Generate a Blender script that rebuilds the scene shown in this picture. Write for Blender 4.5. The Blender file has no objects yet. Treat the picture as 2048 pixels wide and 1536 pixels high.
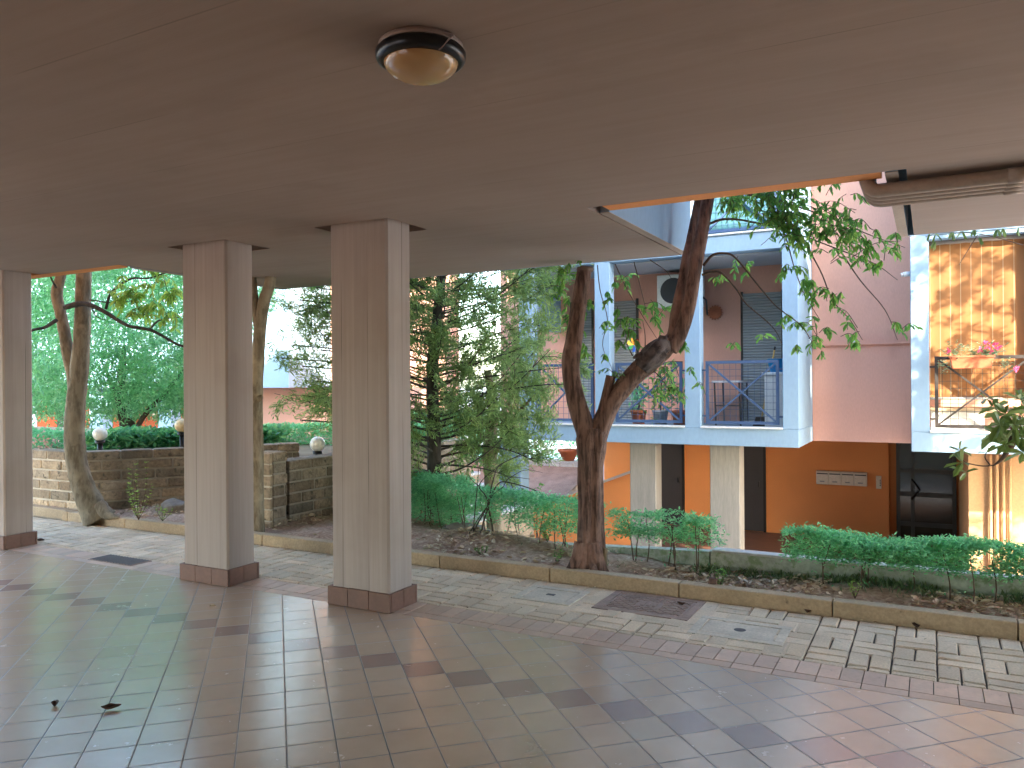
import bpy, math, random
import numpy as np
from mathutils import Vector, Matrix, noise as mnoise
random.seed(7); RNG = np.random.default_rng(11)
S = bpy.context.scene; COL = S.collection
R = math.radians
# ------------------------------------------------------------------ camera and pixel helpers
YAW, ROLL, F, HC = R(28.2), R(0.4), 1560.0, 1.5
SN, CS = math.sin(YAW), math.cos(YAW)
CAM = Vector((0, 0, HC))
def ray(u, v):
    du, dv = u - 1024, v - 768
    a = (du * math.cos(ROLL) - dv * math.sin(ROLL)) / F
    b = (du * math.sin(ROLL) + dv * math.cos(ROLL)) / F
    return Vector((-SN + CS * a, CS + SN * a, -b))
def PD(u, v, d): return CAM + ray(u, v) * d
def PY(u, v, y): r = ray(u, v); return CAM + r * (y / r.y)
def PZ(u, v, z): r = ray(u, v); return CAM + r * ((z - HC) / r.z)
cam = bpy.data.cameras.new("camera"); co = bpy.data.objects.new("camera", cam); COL.objects.link(co)
cam.sensor_width = 36; cam.lens = F / 2048 * 36; cam.clip_end = 2000; cam.clip_start = .05
co.matrix_world = Matrix.Translation(CAM) @ Matrix.Rotation(YAW, 4, 'Z') @ Matrix.Rotation(R(90), 4, 'X') @ Matrix.Rotation(-ROLL, 4, 'Z')
S.camera = co
# ------------------------------------------------------------------ light
SUN_AZ = Vector((0.7071, -0.7071)); SUN_EL = R(22)
W = bpy.data.worlds.new("World"); S.world = W; W.use_nodes = True
nt = W.node_tree; nt.nodes.clear()
sky = nt.nodes.new('ShaderNodeTexSky'); sky.sky_type = 'NISHITA'; sky.sun_disc = False
sky.sun_elevation = SUN_EL; sky.sun_rotation = math.atan2(SUN_AZ.x, SUN_AZ.y); sky.air_density = 1.0; sky.dust_density = 1.6; sky.ozone_density = 1.0
bg = nt.nodes.new('ShaderNodeBackground'); bg.inputs[1].default_value = 0.15
wo = nt.nodes.new('ShaderNodeOutputWorld'); nt.links.new(sky.outputs[0], bg.inputs[0]); nt.links.new(bg.outputs[0], wo.inputs[0])
sl = bpy.data.lights.new("sun", 'SUN'); sl.energy = 2.1; sl.angle = R(.5); sl.color = (1, .87, .68)
so = bpy.data.objects.new("sun", sl); COL.objects.link(so)
sd = Vector((SUN_AZ.x * math.cos(SUN_EL), SUN_AZ.y * math.cos(SUN_EL), math.sin(SUN_EL)))
so.rotation_euler = sd.to_track_quat('Z', 'Y').to_euler(); so.location = (20, -20, 25)
S.view_settings.view_transform = 'Standard'; S.view_settings.look = 'None'; S.view_settings.exposure = 3.55; S.view_settings.gamma = 1
S.cycles.max_bounces = 8; S.cycles.diffuse_bounces = 6; S.cycles.glossy_bounces = 3; S.cycles.transmission_bounces = 4; S.cycles.transparent_max_bounces = 6
S.cycles.use_denoising = True; S.cycles.sample_clamp_indirect = 8; S.cycles.caustics_reflective = False; S.cycles.caustics_refractive = False
# ------------------------------------------------------------------ materials
class N:
    def __init__(s, name):
        s.m = bpy.data.materials.new(name); s.m.use_nodes = True; s.t = s.m.node_tree
        s.p = s.t.nodes['Principled BSDF']; s.o = s.t.nodes['Material Output']
    def n(s, typ, **kw):
        x = s.t.nodes.new('ShaderNode' + typ)
        for k, v in kw.items(): setattr(x, k, v)
        return x
    def l(s, a, b): s.t.links.new(a, b)
    def val(s, sock, v):
        if hasattr(v, 'node'): s.l(v, sock)
        elif isinstance(v, (tuple, list)): sock.default_value = (*v, 1) if len(v) == 3 and len(sock.default_value) == 4 else v
        else: sock.default_value = v
    def math(s, op, a, b=0, c=0):
        x = s.n('Math', operation=op); s.val(x.inputs[0], a); s.val(x.inputs[1], b)
        if op in ('MULTIPLY_ADD', 'SMOOTH_MIN', 'COMPARE'): s.val(x.inputs[2], c)
        return x.outputs[0]
    def mix(s, f, a, b, typ='MIX'):
        x = s.n('Mix', data_type='RGBA', blend_type=typ); s.val(x.inputs[0], f); s.val(x.inputs[6], a); s.val(x.inputs[7], b); return x.outputs[2]
    def pos(s, scale=(1, 1, 1), rot=(0, 0, 0)):
        g = s.n('NewGeometry'); mp = s.n('Mapping'); mp.inputs['Scale'].default_value = scale; mp.inputs['Rotation'].default_value = rot
        s.l(g.outputs['Position'], mp.inputs[0]); return mp.outputs[0]
    def noise(s, vec, scale, detail=4, rough=.55):
        x = s.n('TexNoise'); x.inputs['Scale'].default_value = scale; x.inputs['Detail'].default_value = detail; x.inputs['Roughness'].default_value = rough
        s.l(vec, x.inputs['Vector']); return x.outputs['Fac']
    def ramp(s, f, lo, hi, a=0., b=1.):
        x = s.n('MapRange'); s.val(x.inputs[0], f); x.inputs[1].default_value = lo; x.inputs[2].default_value = hi; x.inputs[3].default_value = a; x.inputs[4].default_value = b; return x.outputs[0]
    def bump(s, h, strength=.3, dist=.01, normal=None):
        x = s.n('Bump'); x.inputs['Strength'].default_value = strength; x.inputs['Distance'].default_value = dist; s.l(h, x.inputs['Height'])
        if normal is not None: s.l(normal, x.inputs['Normal'])
        s.l(x.outputs[0], s.p.inputs['Normal']); return x.outputs[0]
    def base(s, c): s.val(s.p.inputs['Base Color'], c)
    def rough(s, r): s.val(s.p.inputs['Roughness'], r)
def mul(c, k): return tuple(min(1, x * k) for x in c)
def plain(name, col, rough=.75, var=.12, vs=2.5, fine=.06, fs=40, bump=.15, bd=.004, bs=60, stretch=(1, 1, 1), metal=0, spec=.4, attr=False, dirt=None, dthr=.58):
    k = N(name); v = k.pos(stretch)
    a = k.noise(v, vs, 5); b = k.noise(v, fs, 3)
    c = k.mix(k.ramp(a, .3, .7), mul(col, 1 - var), mul(col, 1 + var))
    c = k.mix(k.ramp(b, .35, .65), c, k.mix(1., c, (1 - fine * 2,) * 3, 'MULTIPLY'))
    if attr:
        at = k.n('Attribute', attribute_name='tint'); c = k.mix(1., c, at.outputs['Color'], 'MULTIPLY')
    if dirt:
        d = k.noise(k.pos(stretch), vs * 3.1, 8, .65); c = k.mix(k.ramp(d, dthr, dthr + .12), c, dirt)
    k.base(c); k.rough(rough); k.p.inputs['Metallic'].default_value = metal; k.p.inputs['Specular IOR Level'].default_value = spec
    if bump: k.bump(k.noise(v, bs, 4), bump, bd)
    return k.m
def leafmat(name, c1, c2, c3, trans=.35, rough=.45, spec=.4):
    k = N(name); g = k.n('NewGeometry'); rp = k.n('ValToRGB'); k.l(g.outputs['Random Per Island'], rp.inputs[0])
    e = rp.color_ramp.elements; e[0].color = (*c1, 1); e[1].color = (*c3, 1); m_ = rp.color_ramp.elements.new(.55); m_.color = (*c2, 1)
    big = k.noise(k.pos(), 2.2, 2); c = k.mix(k.ramp(big, .3, .7), k.mix(1., rp.outputs[0], (.7, .75, .7), 'MULTIPLY'), rp.outputs[0])
    k.base(c); k.rough(rough); k.p.inputs['Specular IOR Level'].default_value = spec
    t = k.n('BsdfTranslucent'); k.l(k.mix(1., c, (1.25, 1.3, .75), 'MULTIPLY'), t.inputs[0])
    x = k.n('MixShader'); x.inputs[0].default_value = trans; k.l(k.p.outputs[0], x.inputs[1]); k.l(t.outputs[0], x.inputs[2]); k.l(x.outputs[0], k.o.inputs[0])
    return k.m
M = {}
def ceiling_mat():
    k = N('porch ceiling paint'); v = k.pos((1, 1, 1)); a = k.noise(v, .6, 5); st = k.noise(k.pos((.5, 9, 1)), 2.2, 4)
    col = (.36, .28, .235)
    c = k.mix(k.ramp(a, .3, .7), mul(col, .9), mul(col, 1.06)); c = k.mix(k.ramp(st, .35, .7), c, k.mix(1., c, (.93, .92, .91), 'MULTIPLY'))
    g = k.n('NewGeometry'); sp = k.n('SeparateXYZ'); k.l(g.outputs['Position'], sp.inputs[0])
    yy = k.math('MULTIPLY', sp.outputs[1], 1 / .52); fr = k.math('FRACT', yy); cell = k.math('FLOOR', yy)
    wn = k.n('TexWhiteNoise', noise_dimensions='1D'); k.l(cell, wn.inputs['W'])
    line = k.math('LESS_THAN', fr, .012); line = k.math('MULTIPLY', line, k.ramp(k.noise(k.pos((.8, 3, 1)), 1.3, 2), .45, .6))
    c = k.mix(line, c, mul(col, .72)); c = k.mix(wn.outputs['Value'], c, k.mix(1., c, (.96, .96, .96), 'MULTIPLY'))
    st2 = k.noise(k.pos((1, 1.6, 1)), 1.7, 8, .62); c = k.mix(k.ramp(st2, .58, .74, 0, .7), c, mul(col, .80)); st3 = k.noise(k.pos(), 7.5, 8, .7); c = k.mix(k.ramp(st3, .62, .78, 0, .5), c, mul(col, .86))
    k.base(c); k.rough(.85); k.bump(k.noise(k.pos((1, 6, 1)), 30, 4), .2, .003); return k.m
def board_concrete():
    k = N('board marked concrete paint'); g = k.n('NewGeometry'); sp = k.n('SeparateXYZ'); k.l(g.outputs['Position'], sp.inputs[0])
    h = k.math('SUBTRACT', sp.outputs[0], sp.outputs[1]); h = k.math('MULTIPLY', h, 9.0)
    wob = k.math('MULTIPLY', k.noise(k.pos((1, 1, .4)), 2.5, 2), .12); h = k.math('ADD', h, wob)
    cell = k.math('FLOOR', h); fr = k.math('FRACT', h)
    wn = k.n('TexWhiteNoise', noise_dimensions='1D'); k.l(cell, wn.inputs['W'])
    v = k.pos((22, 22, .8)); gr = k.noise(v, 1.6, 5); a = k.noise(k.pos(), 1.4, 4)
    col = (.45, .385, .345)
    c = k.mix(wn.outputs['Value'], mul(col, .95), mul(col, 1.03)); c = k.mix(k.ramp(gr, .35, .7), c, k.mix(1., c, (.88, .87, .86), 'MULTIPLY'))
    c = k.mix(k.ramp(a, .5, .75), c, k.mix(1., c, (.88, .85, .82), 'MULTIPLY'))
    on = k.math('GREATER_THAN', wn.outputs['Value'], .45); ln = k.math('MULTIPLY', k.math('LESS_THAN', fr, .045), on)
    ln = k.math('MULTIPLY', ln, k.ramp(k.noise(k.pos((3, 3, .7)), 2, 2), .36, .55)); c = k.mix(ln, c, mul(col, .38))
    k.base(c); k.rough(.8); hh = k.math('SUBTRACT', k.math('MULTIPLY', gr, .5), ln); k.bump(hh, .5, .004); return k.m
def tile_floor():
    k = N('glazed clay floor tiles'); g = k.n('NewGeometry'); sp = k.n('SeparateXYZ'); k.l(g.outputs['Position'], sp.inputs[0])
    p = k.math('MULTIPLY', k.math('SUBTRACT', k.math('MULTIPLY', k.math('ADD', sp.outputs[0], sp.outputs[1]), .70711), .03), 5.0)
    q = k.math('MULTIPLY', k.math('SUBTRACT', k.math('MULTIPLY', k.math('SUBTRACT', sp.outputs[1], sp.outputs[0]), .70711), 3.18), 5.0)
    ip, iq = k.math('FLOOR', p), k.math('FLOOR', q); fp, fq = k.math('FRACT', p), k.math('FRACT', q)
    ed = k.math('MINIMUM', k.math('MINIMUM', fp, k.math('SUBTRACT', 1, fp)), k.math('MINIMUM', fq, k.math('SUBTRACT', 1, fq)))
    grout = k.ramp(ed, .012, .022, 1, 0)
    cb = k.n('CombineXYZ'); k.l(ip, cb.inputs[0]); k.l(iq, cb.inputs[1]); wn = k.n('TexWhiteNoise', noise_dimensions='3D'); k.l(cb.outputs[0], wn.inputs[0])
    row = k.math('ADD', ip, iq); red = k.math('COMPARE', row, 7.0, .2)
    r1 = wn.outputs['Value']
    be = k.mix(r1, (.535, .40, .29), (.595, .455, .335)); rd = k.mix(r1, (.36, .24, .20), (.31, .20, .175)); c = k.mix(red, be, rd)
    cl = k.noise(k.pos(), 3.0, 6, .6); c = k.mix(k.ramp(cl, .35, .75), c, k.mix(1., c, (.86, .84, .82), 'MULTIPLY'))
    sm = k.noise(k.pos((1, 1, 1)), 14, 6, .65); c = k.mix(k.ramp(sm, .64, .85, 0, .35), c, (.36, .28, .23))
    gn = k.noise(k.pos(), 1.1, 2); gc = k.mix(k.ramp(gn, .42, .6), (.07, .055, .045), (.30, .25, .20))
    c = k.mix(grout, c, gc); k.base(c)
    ro = k.math('ADD', .235, k.ramp(cl, .3, .8, 0, .05)); ro = k.math('ADD', ro, k.math('MULTIPLY', grout, .4)); ro = k.math('ADD', ro, k.ramp(sm, .6, .85, 0, .06)); k.rough(ro)
    k.p.inputs['Specular IOR Level'].default_value = 1.0; k.p.inputs['IOR'].default_value = 1.85
    vm = k.n('VectorMath', operation='SUBTRACT'); k.l(wn.outputs['Color'], vm.inputs[0]); vm.inputs[1].default_value = (.5, .5, .5)
    vs = k.n('VectorMath', operation='SCALE'); k.l(vm.outputs[0], vs.inputs[0]); vs.inputs['Scale'].default_value = .014
    va = k.n('VectorMath', operation='ADD'); k.l(g.outputs['Normal'], va.inputs[0]); k.l(vs.outputs[0], va.inputs[1])
    vn = k.n('VectorMath', operation='NORMALIZE'); k.l(va.outputs[0], vn.inputs[0])
    hh = k.math('ADD', k.math('MULTIPLY', grout, -1.), k.math('MULTIPLY', k.noise(k.pos(), 9, 3), .25)); k.bump(hh, .35, .002, vn.outputs[0]); return k.m
def bark(name, col, col2, stretch=(1, 1, .13), sc=34, strength=1., dist=.02):
    k = N(name); v = k.pos(stretch); a = k.noise(v, sc, 6, .65); b = k.noise(k.pos(), 5, 4)
    c = k.mix(k.ramp(a, .40, .58), col2, col); c = k.mix(k.ramp(b, .55, .75), c, mul(col, 1.45)); k.base(c); k.rough(.9); k.bump(a, strength, dist); return k.m
M['ceiling'] = ceiling_mat(); M['board'] = board_concrete(); M['tiles'] = tile_floor()
M['skirt'] = plain('terracotta skirting tile', (.21, .11, .078), .5, .14, 6, spec=.5, attr=True)
M['border'] = plain('clay border tiles', (.60, .43, .325), .45, .12, 5, attr=True, spec=.5, dirt=(.25, .19, .15), dthr=.62)
M['paver'] = plain('concrete pavers', (.72, .585, .42), .9, .16, 3, .1, 90, .6, .004, 120, attr=True, dirt=(.27, .24, .18), dthr=.62)
M['joint'] = plain('dark paving joint sand', (.085, .07, .055), .95, .2)
M['kerb'] = plain('ochre concrete kerb', (.50, .38, .245), .9, .14, 3, .1, 60, .4, .003, 150, attr=True, dirt=(.16, .11, .07), dthr=.63)
def soil_mat():
    k = N('dry reddish soil'); a = k.noise(k.pos(), 3, 6, .6); b = k.noise(k.pos(), 26, 6, .7)
    c = k.mix(k.ramp(a, .35, .68), (.48, .32, .23), (.66, .50, .37)); c = k.mix(k.ramp(b, .42, .62), k.mix(1., c, (.6, .52, .48), 'MULTIPLY'), c)
    k.base(c); k.rough(.95); k.bump(b, .9, .03); return k.m
M['soil'] = soil_mat()
M['terrace'] = plain('garden earth', (.16, .13, .08), .95, .2)
M['paving_white'] = plain('pale courtyard paving', (.62, .62, .60), .8, .08, 1)
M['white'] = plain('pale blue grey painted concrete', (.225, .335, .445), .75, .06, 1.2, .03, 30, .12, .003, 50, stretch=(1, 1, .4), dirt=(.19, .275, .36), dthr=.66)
M['whitebright'] = plain('white marble sill', (.60, .61, .60), .4, .04)
M['pink'] = plain('peach render', (.68, .355, .26), .85, .06, .8, .03, 60, .25, .003, 150, stretch=(1, 1, .3), dirt=(.60, .31, .23), dthr=.56)
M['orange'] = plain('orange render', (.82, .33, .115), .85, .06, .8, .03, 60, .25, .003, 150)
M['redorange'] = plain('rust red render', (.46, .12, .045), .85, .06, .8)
M['tan'] = plain('ochre render', (.50, .31, .165), .85, .08, 1)
M['soffit'] = plain('grey soffit paint', (.48, .48, .50), .85, .05)
M['greycol'] = plain('grey board concrete', (.27, .25, .215), .85, .1, 3, .08, 20, .3, .003, 20, stretch=(6, 6, .5))
M['darkdoor'] = plain('dark grey painted steel', (.042, .040, .045), .5, .06, spec=.5)
M['doorframe'] = plain('dark olive door metal', (.055, .058, .052), .45, .1)
k_ = N('dark door glass'); k_.base((.035, .032, .022)); k_.rough(.12); M['doorglass'] = k_.m
M['black'] = plain('black metal', (.014, .013, .013), .45, .1)
M['rail_blue'] = plain('blue grey railing paint', (.045, .085, .175), .5, .08, spec=.5)
M['rail_dark'] = plain('black brown railing paint', (.03, .024, .022), .5, .08, spec=.5)
def slat(name, col, pitch, depth=.6):
    k = N(name); g = k.n('NewGeometry'); sp = k.n('SeparateXYZ'); k.l(g.outputs['Position'], sp.inputs[0]); f = k.math('FRACT', k.math('MULTIPLY', sp.outputs[2], 1 / pitch))
    h = k.math('SINE', k.math('MULTIPLY', f, 3.1416)); c = k.mix(k.ramp(h, .0, .45), mul(col, .45), col); k.base(c); k.rough(.6); k.bump(h, depth, .02); return k.m
M['shutter'] = slat('grey roller shutter slats', (.30, .31, .30), .045)
M['ivory'] = plain('ivory appliance plastic', (.70, .70, .68), .45, .04, bump=0)
M['acgrille'] = plain('dark fan grille', (.05, .05, .055), .5)
def awning():
    k = N('orange striped awning cloth'); g = k.n('NewGeometry'); sp = k.n('SeparateXYZ'); k.l(g.outputs['Position'], sp.inputs[0]); f = k.math('FRACT', k.math('MULTIPLY', sp.outputs[0], 1 / .116))
    s1 = k.math('LESS_THAN', f, .07); c = k.mix(s1, (.30, .14, .05), (.42, .31, .18)); k.base(c); k.rough(.9)
    t = k.n('BsdfTranslucent'); k.l(c, t.inputs[0]); x = k.n('MixShader'); x.inputs[0].default_value = .25; k.l(k.p.outputs[0], x.inputs[1]); k.l(t.outputs[0], x.inputs[2]); k.l(x.outputs[0], k.o.inputs[0]); return k.m
M['awning'] = awning()
M['beige'] = plain('beige cloth', (.55, .44, .30), .9, .12, 4)
M['teal'] = plain('teal shade cloth', (.05, .16, .20), .8, .1)
M['terracotta'] = plain('terracotta pot clay', (.42, .13, .06), .8, .12, 6)
M['pinkflower'] = plain('pink petals', (.75, .08, .20), .6, .2, 20, bump=0)
M['blueplastic'] = plain('bright blue plastic', (.0, .24, .55), .35, .05, bump=0)
M['yellowwood'] = plain('yellow wooden handle', (.60, .36, .10), .6)
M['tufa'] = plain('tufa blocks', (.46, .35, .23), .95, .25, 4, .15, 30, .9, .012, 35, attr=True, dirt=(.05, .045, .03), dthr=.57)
M['tufadark'] = plain('darker tufa blocks', (.31, .24, .165), .95, .3, 4, .15, 30, .9, .012, 35, attr=True, dirt=(.07, .065, .045), dthr=.55)  # darker tone than the blocks of the front-facing walls
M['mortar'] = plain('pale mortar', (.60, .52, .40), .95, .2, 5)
M['mortardark'] = plain('darker mortar', (.36, .31, .24), .95, .2, 5)  # darker mortar to go with the dark blocks
M['stonewhite'] = plain('limestone coping', (.60, .585, .56), .9, .12, 3, .1, 30, .5, .006, 40)
M['mossy'] = plain('mossy concrete', (.46, .49, .43), .95, .25, 4, .12, 30, .5, .006, 40, dirt=(.22, .29, .17), dthr=.5)
M['rock'] = plain('grey brown rock', (.22, .19, .16), .95, .25, 6, .1, 30, .8, .02, 20)
M['gravelbank'] = plain('pinkish gravel bank', (.42, .28, .21), .95, .2, 4, .15, 60, .6, .02, 40)
M['coverconc'] = plain('pale concrete cover', (.66, .58, .46), .9, .14, 6, .1, 60, .4, .003, 120, dirt=(.38, .34, .28), dthr=.62)
M['castiron'] = plain('weathered cast iron', (.36, .26, .21), .85, .2, 8, .1, 60, .4, .002, 90)
M['grate'] = plain('dark galvanised grate', (.17, .16, .16), .6, .15)
M['pipe'] = plain('ceiling coloured pipe paint', (.41, .325, .265), .6, .08)
M['globe'] = plain('opal globe', (.92, .90, .78), .3, .02, bump=0, spec=.5)
M['globewarm'] = plain('yellowed opal globe', (.80, .60, .32), .35, .03, bump=0)
M['bezel'] = plain('black plastic bezel', (.008, .008, .010), .3, .05, bump=0, spec=.5)
k_ = N('aged opal lamp glass'); k_.base((.50, .32, .15)); k_.rough(.13); k_.p.inputs['Specular IOR Level'].default_value = .7; M['lampglass'] = k_.m
M['lampbase'] = plain('lamp base plastic', (.35, .27, .24), .5)
M['mailbox'] = plain('cream mailbox metal', (.80, .74, .64), .5, .04, bump=0)
M['label'] = plain('dark print', (.05, .05, .05), .7, 0, bump=0)
M['paperwhite'] = plain('name card paper', (.62, .62, .58), .7, .05, bump=0)
M['bark_main'] = bark('reddish furrowed bark', (.24, .145, .11), (.075, .042, .032))
M['bark_burl'] = bark('dark burl bark', (.13, .10, .095), (.045, .035, .035), (1, 1, 1), 14)
M['cutwood'] = plain('weathered cut wood', (.20, .15, .12), .9, .3, 20, bump=.5)
M['bark_olive'] = bark('olive brown smooth bark', (.32, .255, .165), (.17, .13, .08), (1, 1, .3), 16, .5, .006)
M['bark_dark'] = bark('dark grey bark', (.085, .07, .055), (.035, .028, .022), (1, 1, .25), 18)
M['twig'] = plain('brown twig bark', (.13, .085, .06), .9, .2, 10)
M['leaf_main'] = leafmat('pointed green leaf', (.11, .27, .10), (.20, .42, .14), (.36, .55, .20), .55)
M['leaf_bay'] = leafmat('laurel leaf', (.20, .48, .33), (.32, .64, .46), (.50, .80, .62), .5, .35)
M['leaf_jun'] = leafmat('juniper spray', (.19, .28, .13), (.30, .42, .19), (.44, .56, .27), .48, .6)
M['leaf_hedge'] = leafmat('clipped hedge leaf', (.16, .46, .30), (.25, .62, .42), (.40, .76, .54), .5, .45)
M['leaf_laurel'] = leafmat('broad laurel hedge leaf', (.09, .30, .18), (.16, .44, .25), (.30, .58, .30), .42, .4)
M['leaf_mag'] = leafmat('magnolia leaf', (.12, .18, .06), (.20, .28, .10), (.36, .42, .24), .3, .3, .5)
M['leaf_pale'] = leafmat('yellow green seedling leaf', (.25, .40, .11), (.40, .58, .17), (.56, .70, .26), .5)
M['leaf_grey'] = leafmat('grey green pot foliage', (.10, .20, .12), (.17, .28, .18), (.30, .38, .28), .3)
M['leaf_dry'] = leafmat('dry fallen leaf', (.32, .19, .13), (.62, .45, .35), (.85, .70, .58), .2, .8)
M['leaf_brown'] = leafmat('curled brown leaf', (.06, .03, .02), (.09, .05, .035), (.10, .055, .04), .05, .8)
# ------------------------------------------------------------------ object helpers
def link(o, parent=None):
    COL.objects.link(o)
    if parent is not None: o.parent = parent
    return o
def tag(o, label=None, cat=None, group=None, kind=None):
    if label: o['label'] = label
    if cat: o['category'] = cat
    if group: o['group'] = group
    if kind: o['kind'] = kind
    return o
def thing(name, label, cat, loc=(0, 0, 0), group=None):
    o = bpy.data.objects.new(name, None); o.location = loc; o.empty_display_size = .1; link(o); bpy.context.view_layer.update(); return tag(o, label, cat, group)
class MB:
    def __init__(s): s.v = []; s.f = []; s.c = []; s.t = None; s.sm = []; s.smooth = False
    def tint(s, t): s.t = t; return s
    def add(s, vs, fs):
        n = len(s.v); s.v += [tuple(x) for x in vs]
        for f in fs: s.f.append(tuple(n + i for i in f)); s.c.append(s.t or (1, 1, 1)); s.sm.append(s.smooth)
        return s
    def box(s, x0, x1, y0, y1, z0, z1):
        x0, x1 = min(x0, x1), max(x0, x1)
        v = [(x0, y0, z0), (x1, y0, z0), (x1, y1, z0), (x0, y1, z0), (x0, y0, z1), (x1, y0, z1), (x1, y1, z1), (x0, y1, z1)]
        return s.add(v, [(0, 3, 2, 1), (4, 5, 6, 7), (0, 1, 5, 4), (1, 2, 6, 5), (2, 3, 7, 6), (3, 0, 4, 7)])
    def obox(s, a, b, w, z0, z1):          # box along segment a-b (2-D) of width w
        a, b = Vector(a[:2]), Vector(b[:2]); d = (b - a).normalized(); n = Vector((-d.y, d.x)) * w / 2
        q = [a - n, b - n, b + n, a + n]
        return s.add([(p.x, p.y, z0) for p in q] + [(p.x, p.y, z1) for p in q], [(0, 3, 2, 1), (4, 5, 6, 7), (0, 1, 5, 4), (1, 2, 6, 5), (2, 3, 7, 6), (3, 0, 4, 7)])
    def bar(s, a, b, w, h=None, up=(0, 0, 1)):
        a, b = Vector(a), Vector(b); d = (b - a).normalized(); u = Vector(up); x = d.cross(u)
        if x.length < 1e-4: x = d.cross(Vector((1, 0, 0)))
        x.normalize(); y = x.cross(d); h = h or w; x *= w / 2; y *= h / 2
        q = [p + i * x + j * y for p in (a, b) for i, j in ((-1, -1), (1, -1), (1, 1), (-1, 1))]
        return s.add(q, [(0, 3, 2, 1), (4, 5, 6, 7), (0, 1, 5, 4), (1, 2, 6, 5), (2, 3, 7, 6), (3, 0, 4, 7)])
    def tube(s, pts, rad, n=8, prof=None, cap=True):
        pts = [Vector(p) for p in pts]; rad = rad if hasattr(rad, '__len__') else [rad] * len(pts)
        t0 = (pts[1] - pts[0]).normalized(); ref = Vector((1, 0, 0)) if abs(t0.x) < .8 else Vector((0, 1, 0)); x = (ref - t0 * ref.dot(t0)).normalized()
        vs = []
        for i, p in enumerate(pts):
            t = (pts[min(i + 1, len(pts) - 1)] - pts[max(i - 1, 0)]).normalized(); x = (x - t * x.dot(t)).normalized(); y = t.cross(x)
            for k in range(n):
                an = 2 * math.pi * k / n; r = rad[i] * (prof(an, i / (len(pts) - 1), p) if prof else 1); vs.append(p + (x * math.cos(an) + y * math.sin(an)) * r)
        fs = [(i * n + k, i * n + (k + 1) % n, (i + 1) * n + (k + 1) % n, (i + 1) * n + k) for i in range(len(pts) - 1) for k in range(n)]
        if cap: fs += [tuple(range(n))[::-1], tuple((len(pts) - 1) * n + k for k in range(n))]
        sm = s.smooth; s.smooth = True; s.add(vs, fs); s.smooth = sm; return s
    def lathe(s, prof, c=(0, 0, 0), n=32, smooth=True):
        vs = [(c[0] + r * math.cos(2 * math.pi * k / n), c[1] + r * math.sin(2 * math.pi * k / n), c[2] + z) for r, z in prof for k in range(n)]
        fs = [(i * n + k, i * n + (k + 1) % n, (i + 1) * n + (k + 1) % n, (i + 1) * n + k) for i in range(len(prof) - 1) for k in range(n)]
        sm = s.smooth; s.smooth = smooth; s.add(vs, fs); s.smooth = sm; return s
    def prism_y(s, poly, y0, y1):           # polygon in x,z pushed along y
        n = len(poly); vs = [(x, y0, z) for x, z in poly] + [(x, y1, z) for x, z in poly]
        return s.add(vs, [tuple(range(n)), tuple(range(2 * n - 1, n - 1, -1))] + [(i, n + i, n + (i + 1) % n, (i + 1) % n) for i in range(n)])
    def build(s, name, m, parent=None, bevel=0, seg=2):
        me = bpy.data.meshes.new(name); me.from_pydata(s.v, [], s.f); me.materials.append(m)
        at = me.color_attributes.new('tint', 'FLOAT_COLOR', 'CORNER'); arr = []
        for f, c in zip(s.f, s.c): arr += [(*c, 1.)] * len(f)
        at.data.foreach_set('color', np.array(arr, dtype=np.float32).ravel())
        me.polygons.foreach_set('use_smooth', np.array(s.sm, dtype=bool)); me.update()
        o = link(bpy.data.objects.new(name, me), parent)
        if parent is not None: o.matrix_parent_inverse = parent.matrix_world.inverted()
        if bevel:
            b = o.modifiers.new('bevel', 'BEVEL'); b.width = bevel; b.segments = seg; b.limit_method = 'ANGLE'
        return o
def nmesh(name, V, Fq, m, parent=None, smooth=False):
    me = bpy.data.meshes.new(name); nv, nf = len(V), len(Fq); k = Fq.shape[1]
    me.vertices.add(nv); me.vertices.foreach_set('co', V.astype(np.float32).ravel())
    me.loops.add(nf * k); me.loops.foreach_set('vertex_index', Fq.astype(np.int32).ravel())
    me.polygons.add(nf); me.polygons.foreach_set('loop_start', np.arange(0, nf * k, k, dtype=np.int32))
    me.polygons.foreach_set('use_smooth', np.full(nf, smooth)); me.update(); me.validate(); me.materials.append(m)
    o = link(bpy.data.objects.new(name, me), parent)
    if parent is not None: o.matrix_parent_inverse = parent.matrix_world.inverted()
    return o
def unit(a): return a / np.maximum(np.linalg.norm(a, axis=1, keepdims=True), 1e-9)
def leaves(name, P, T, L, Wd, m, parent=None, fold=.22, droop=.15, up=None, wide=.38):
    P = np.asarray(P, float); n = len(P); T = unit(np.asarray(T, float)); U = RNG.normal(size=(n, 3)) * .45 + (np.array([0, 0, 1.]) if up is None else up)
    Rt = unit(np.cross(T, U)); Nn = np.cross(Rt, T); L = np.broadcast_to(np.asarray(L, float), (n,))[:, None]; Wd = np.broadcast_to(np.asarray(Wd, float), (n,))[:, None]
    def at(t, w, d): return P + T * L * t + Rt * Wd * w + Nn * (fold * Wd * abs(w) * 2 - d * L)
    V = np.stack([P, at(wide * .55, .36, 0), at(wide + .27, .42, droop * .25), at(1, 0, droop), at(wide + .27, -.42, droop * .25), at(wide * .55, -.36, 0)], 1).reshape(-1, 3)
    b = np.arange(n)[:, None] * 6; Fq = np.concatenate([b + np.array([[0, 1, 2, 3]]), b + np.array([[0, 3, 4, 5]])], 0)
    return nmesh(name, V, Fq, m, parent)
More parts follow.
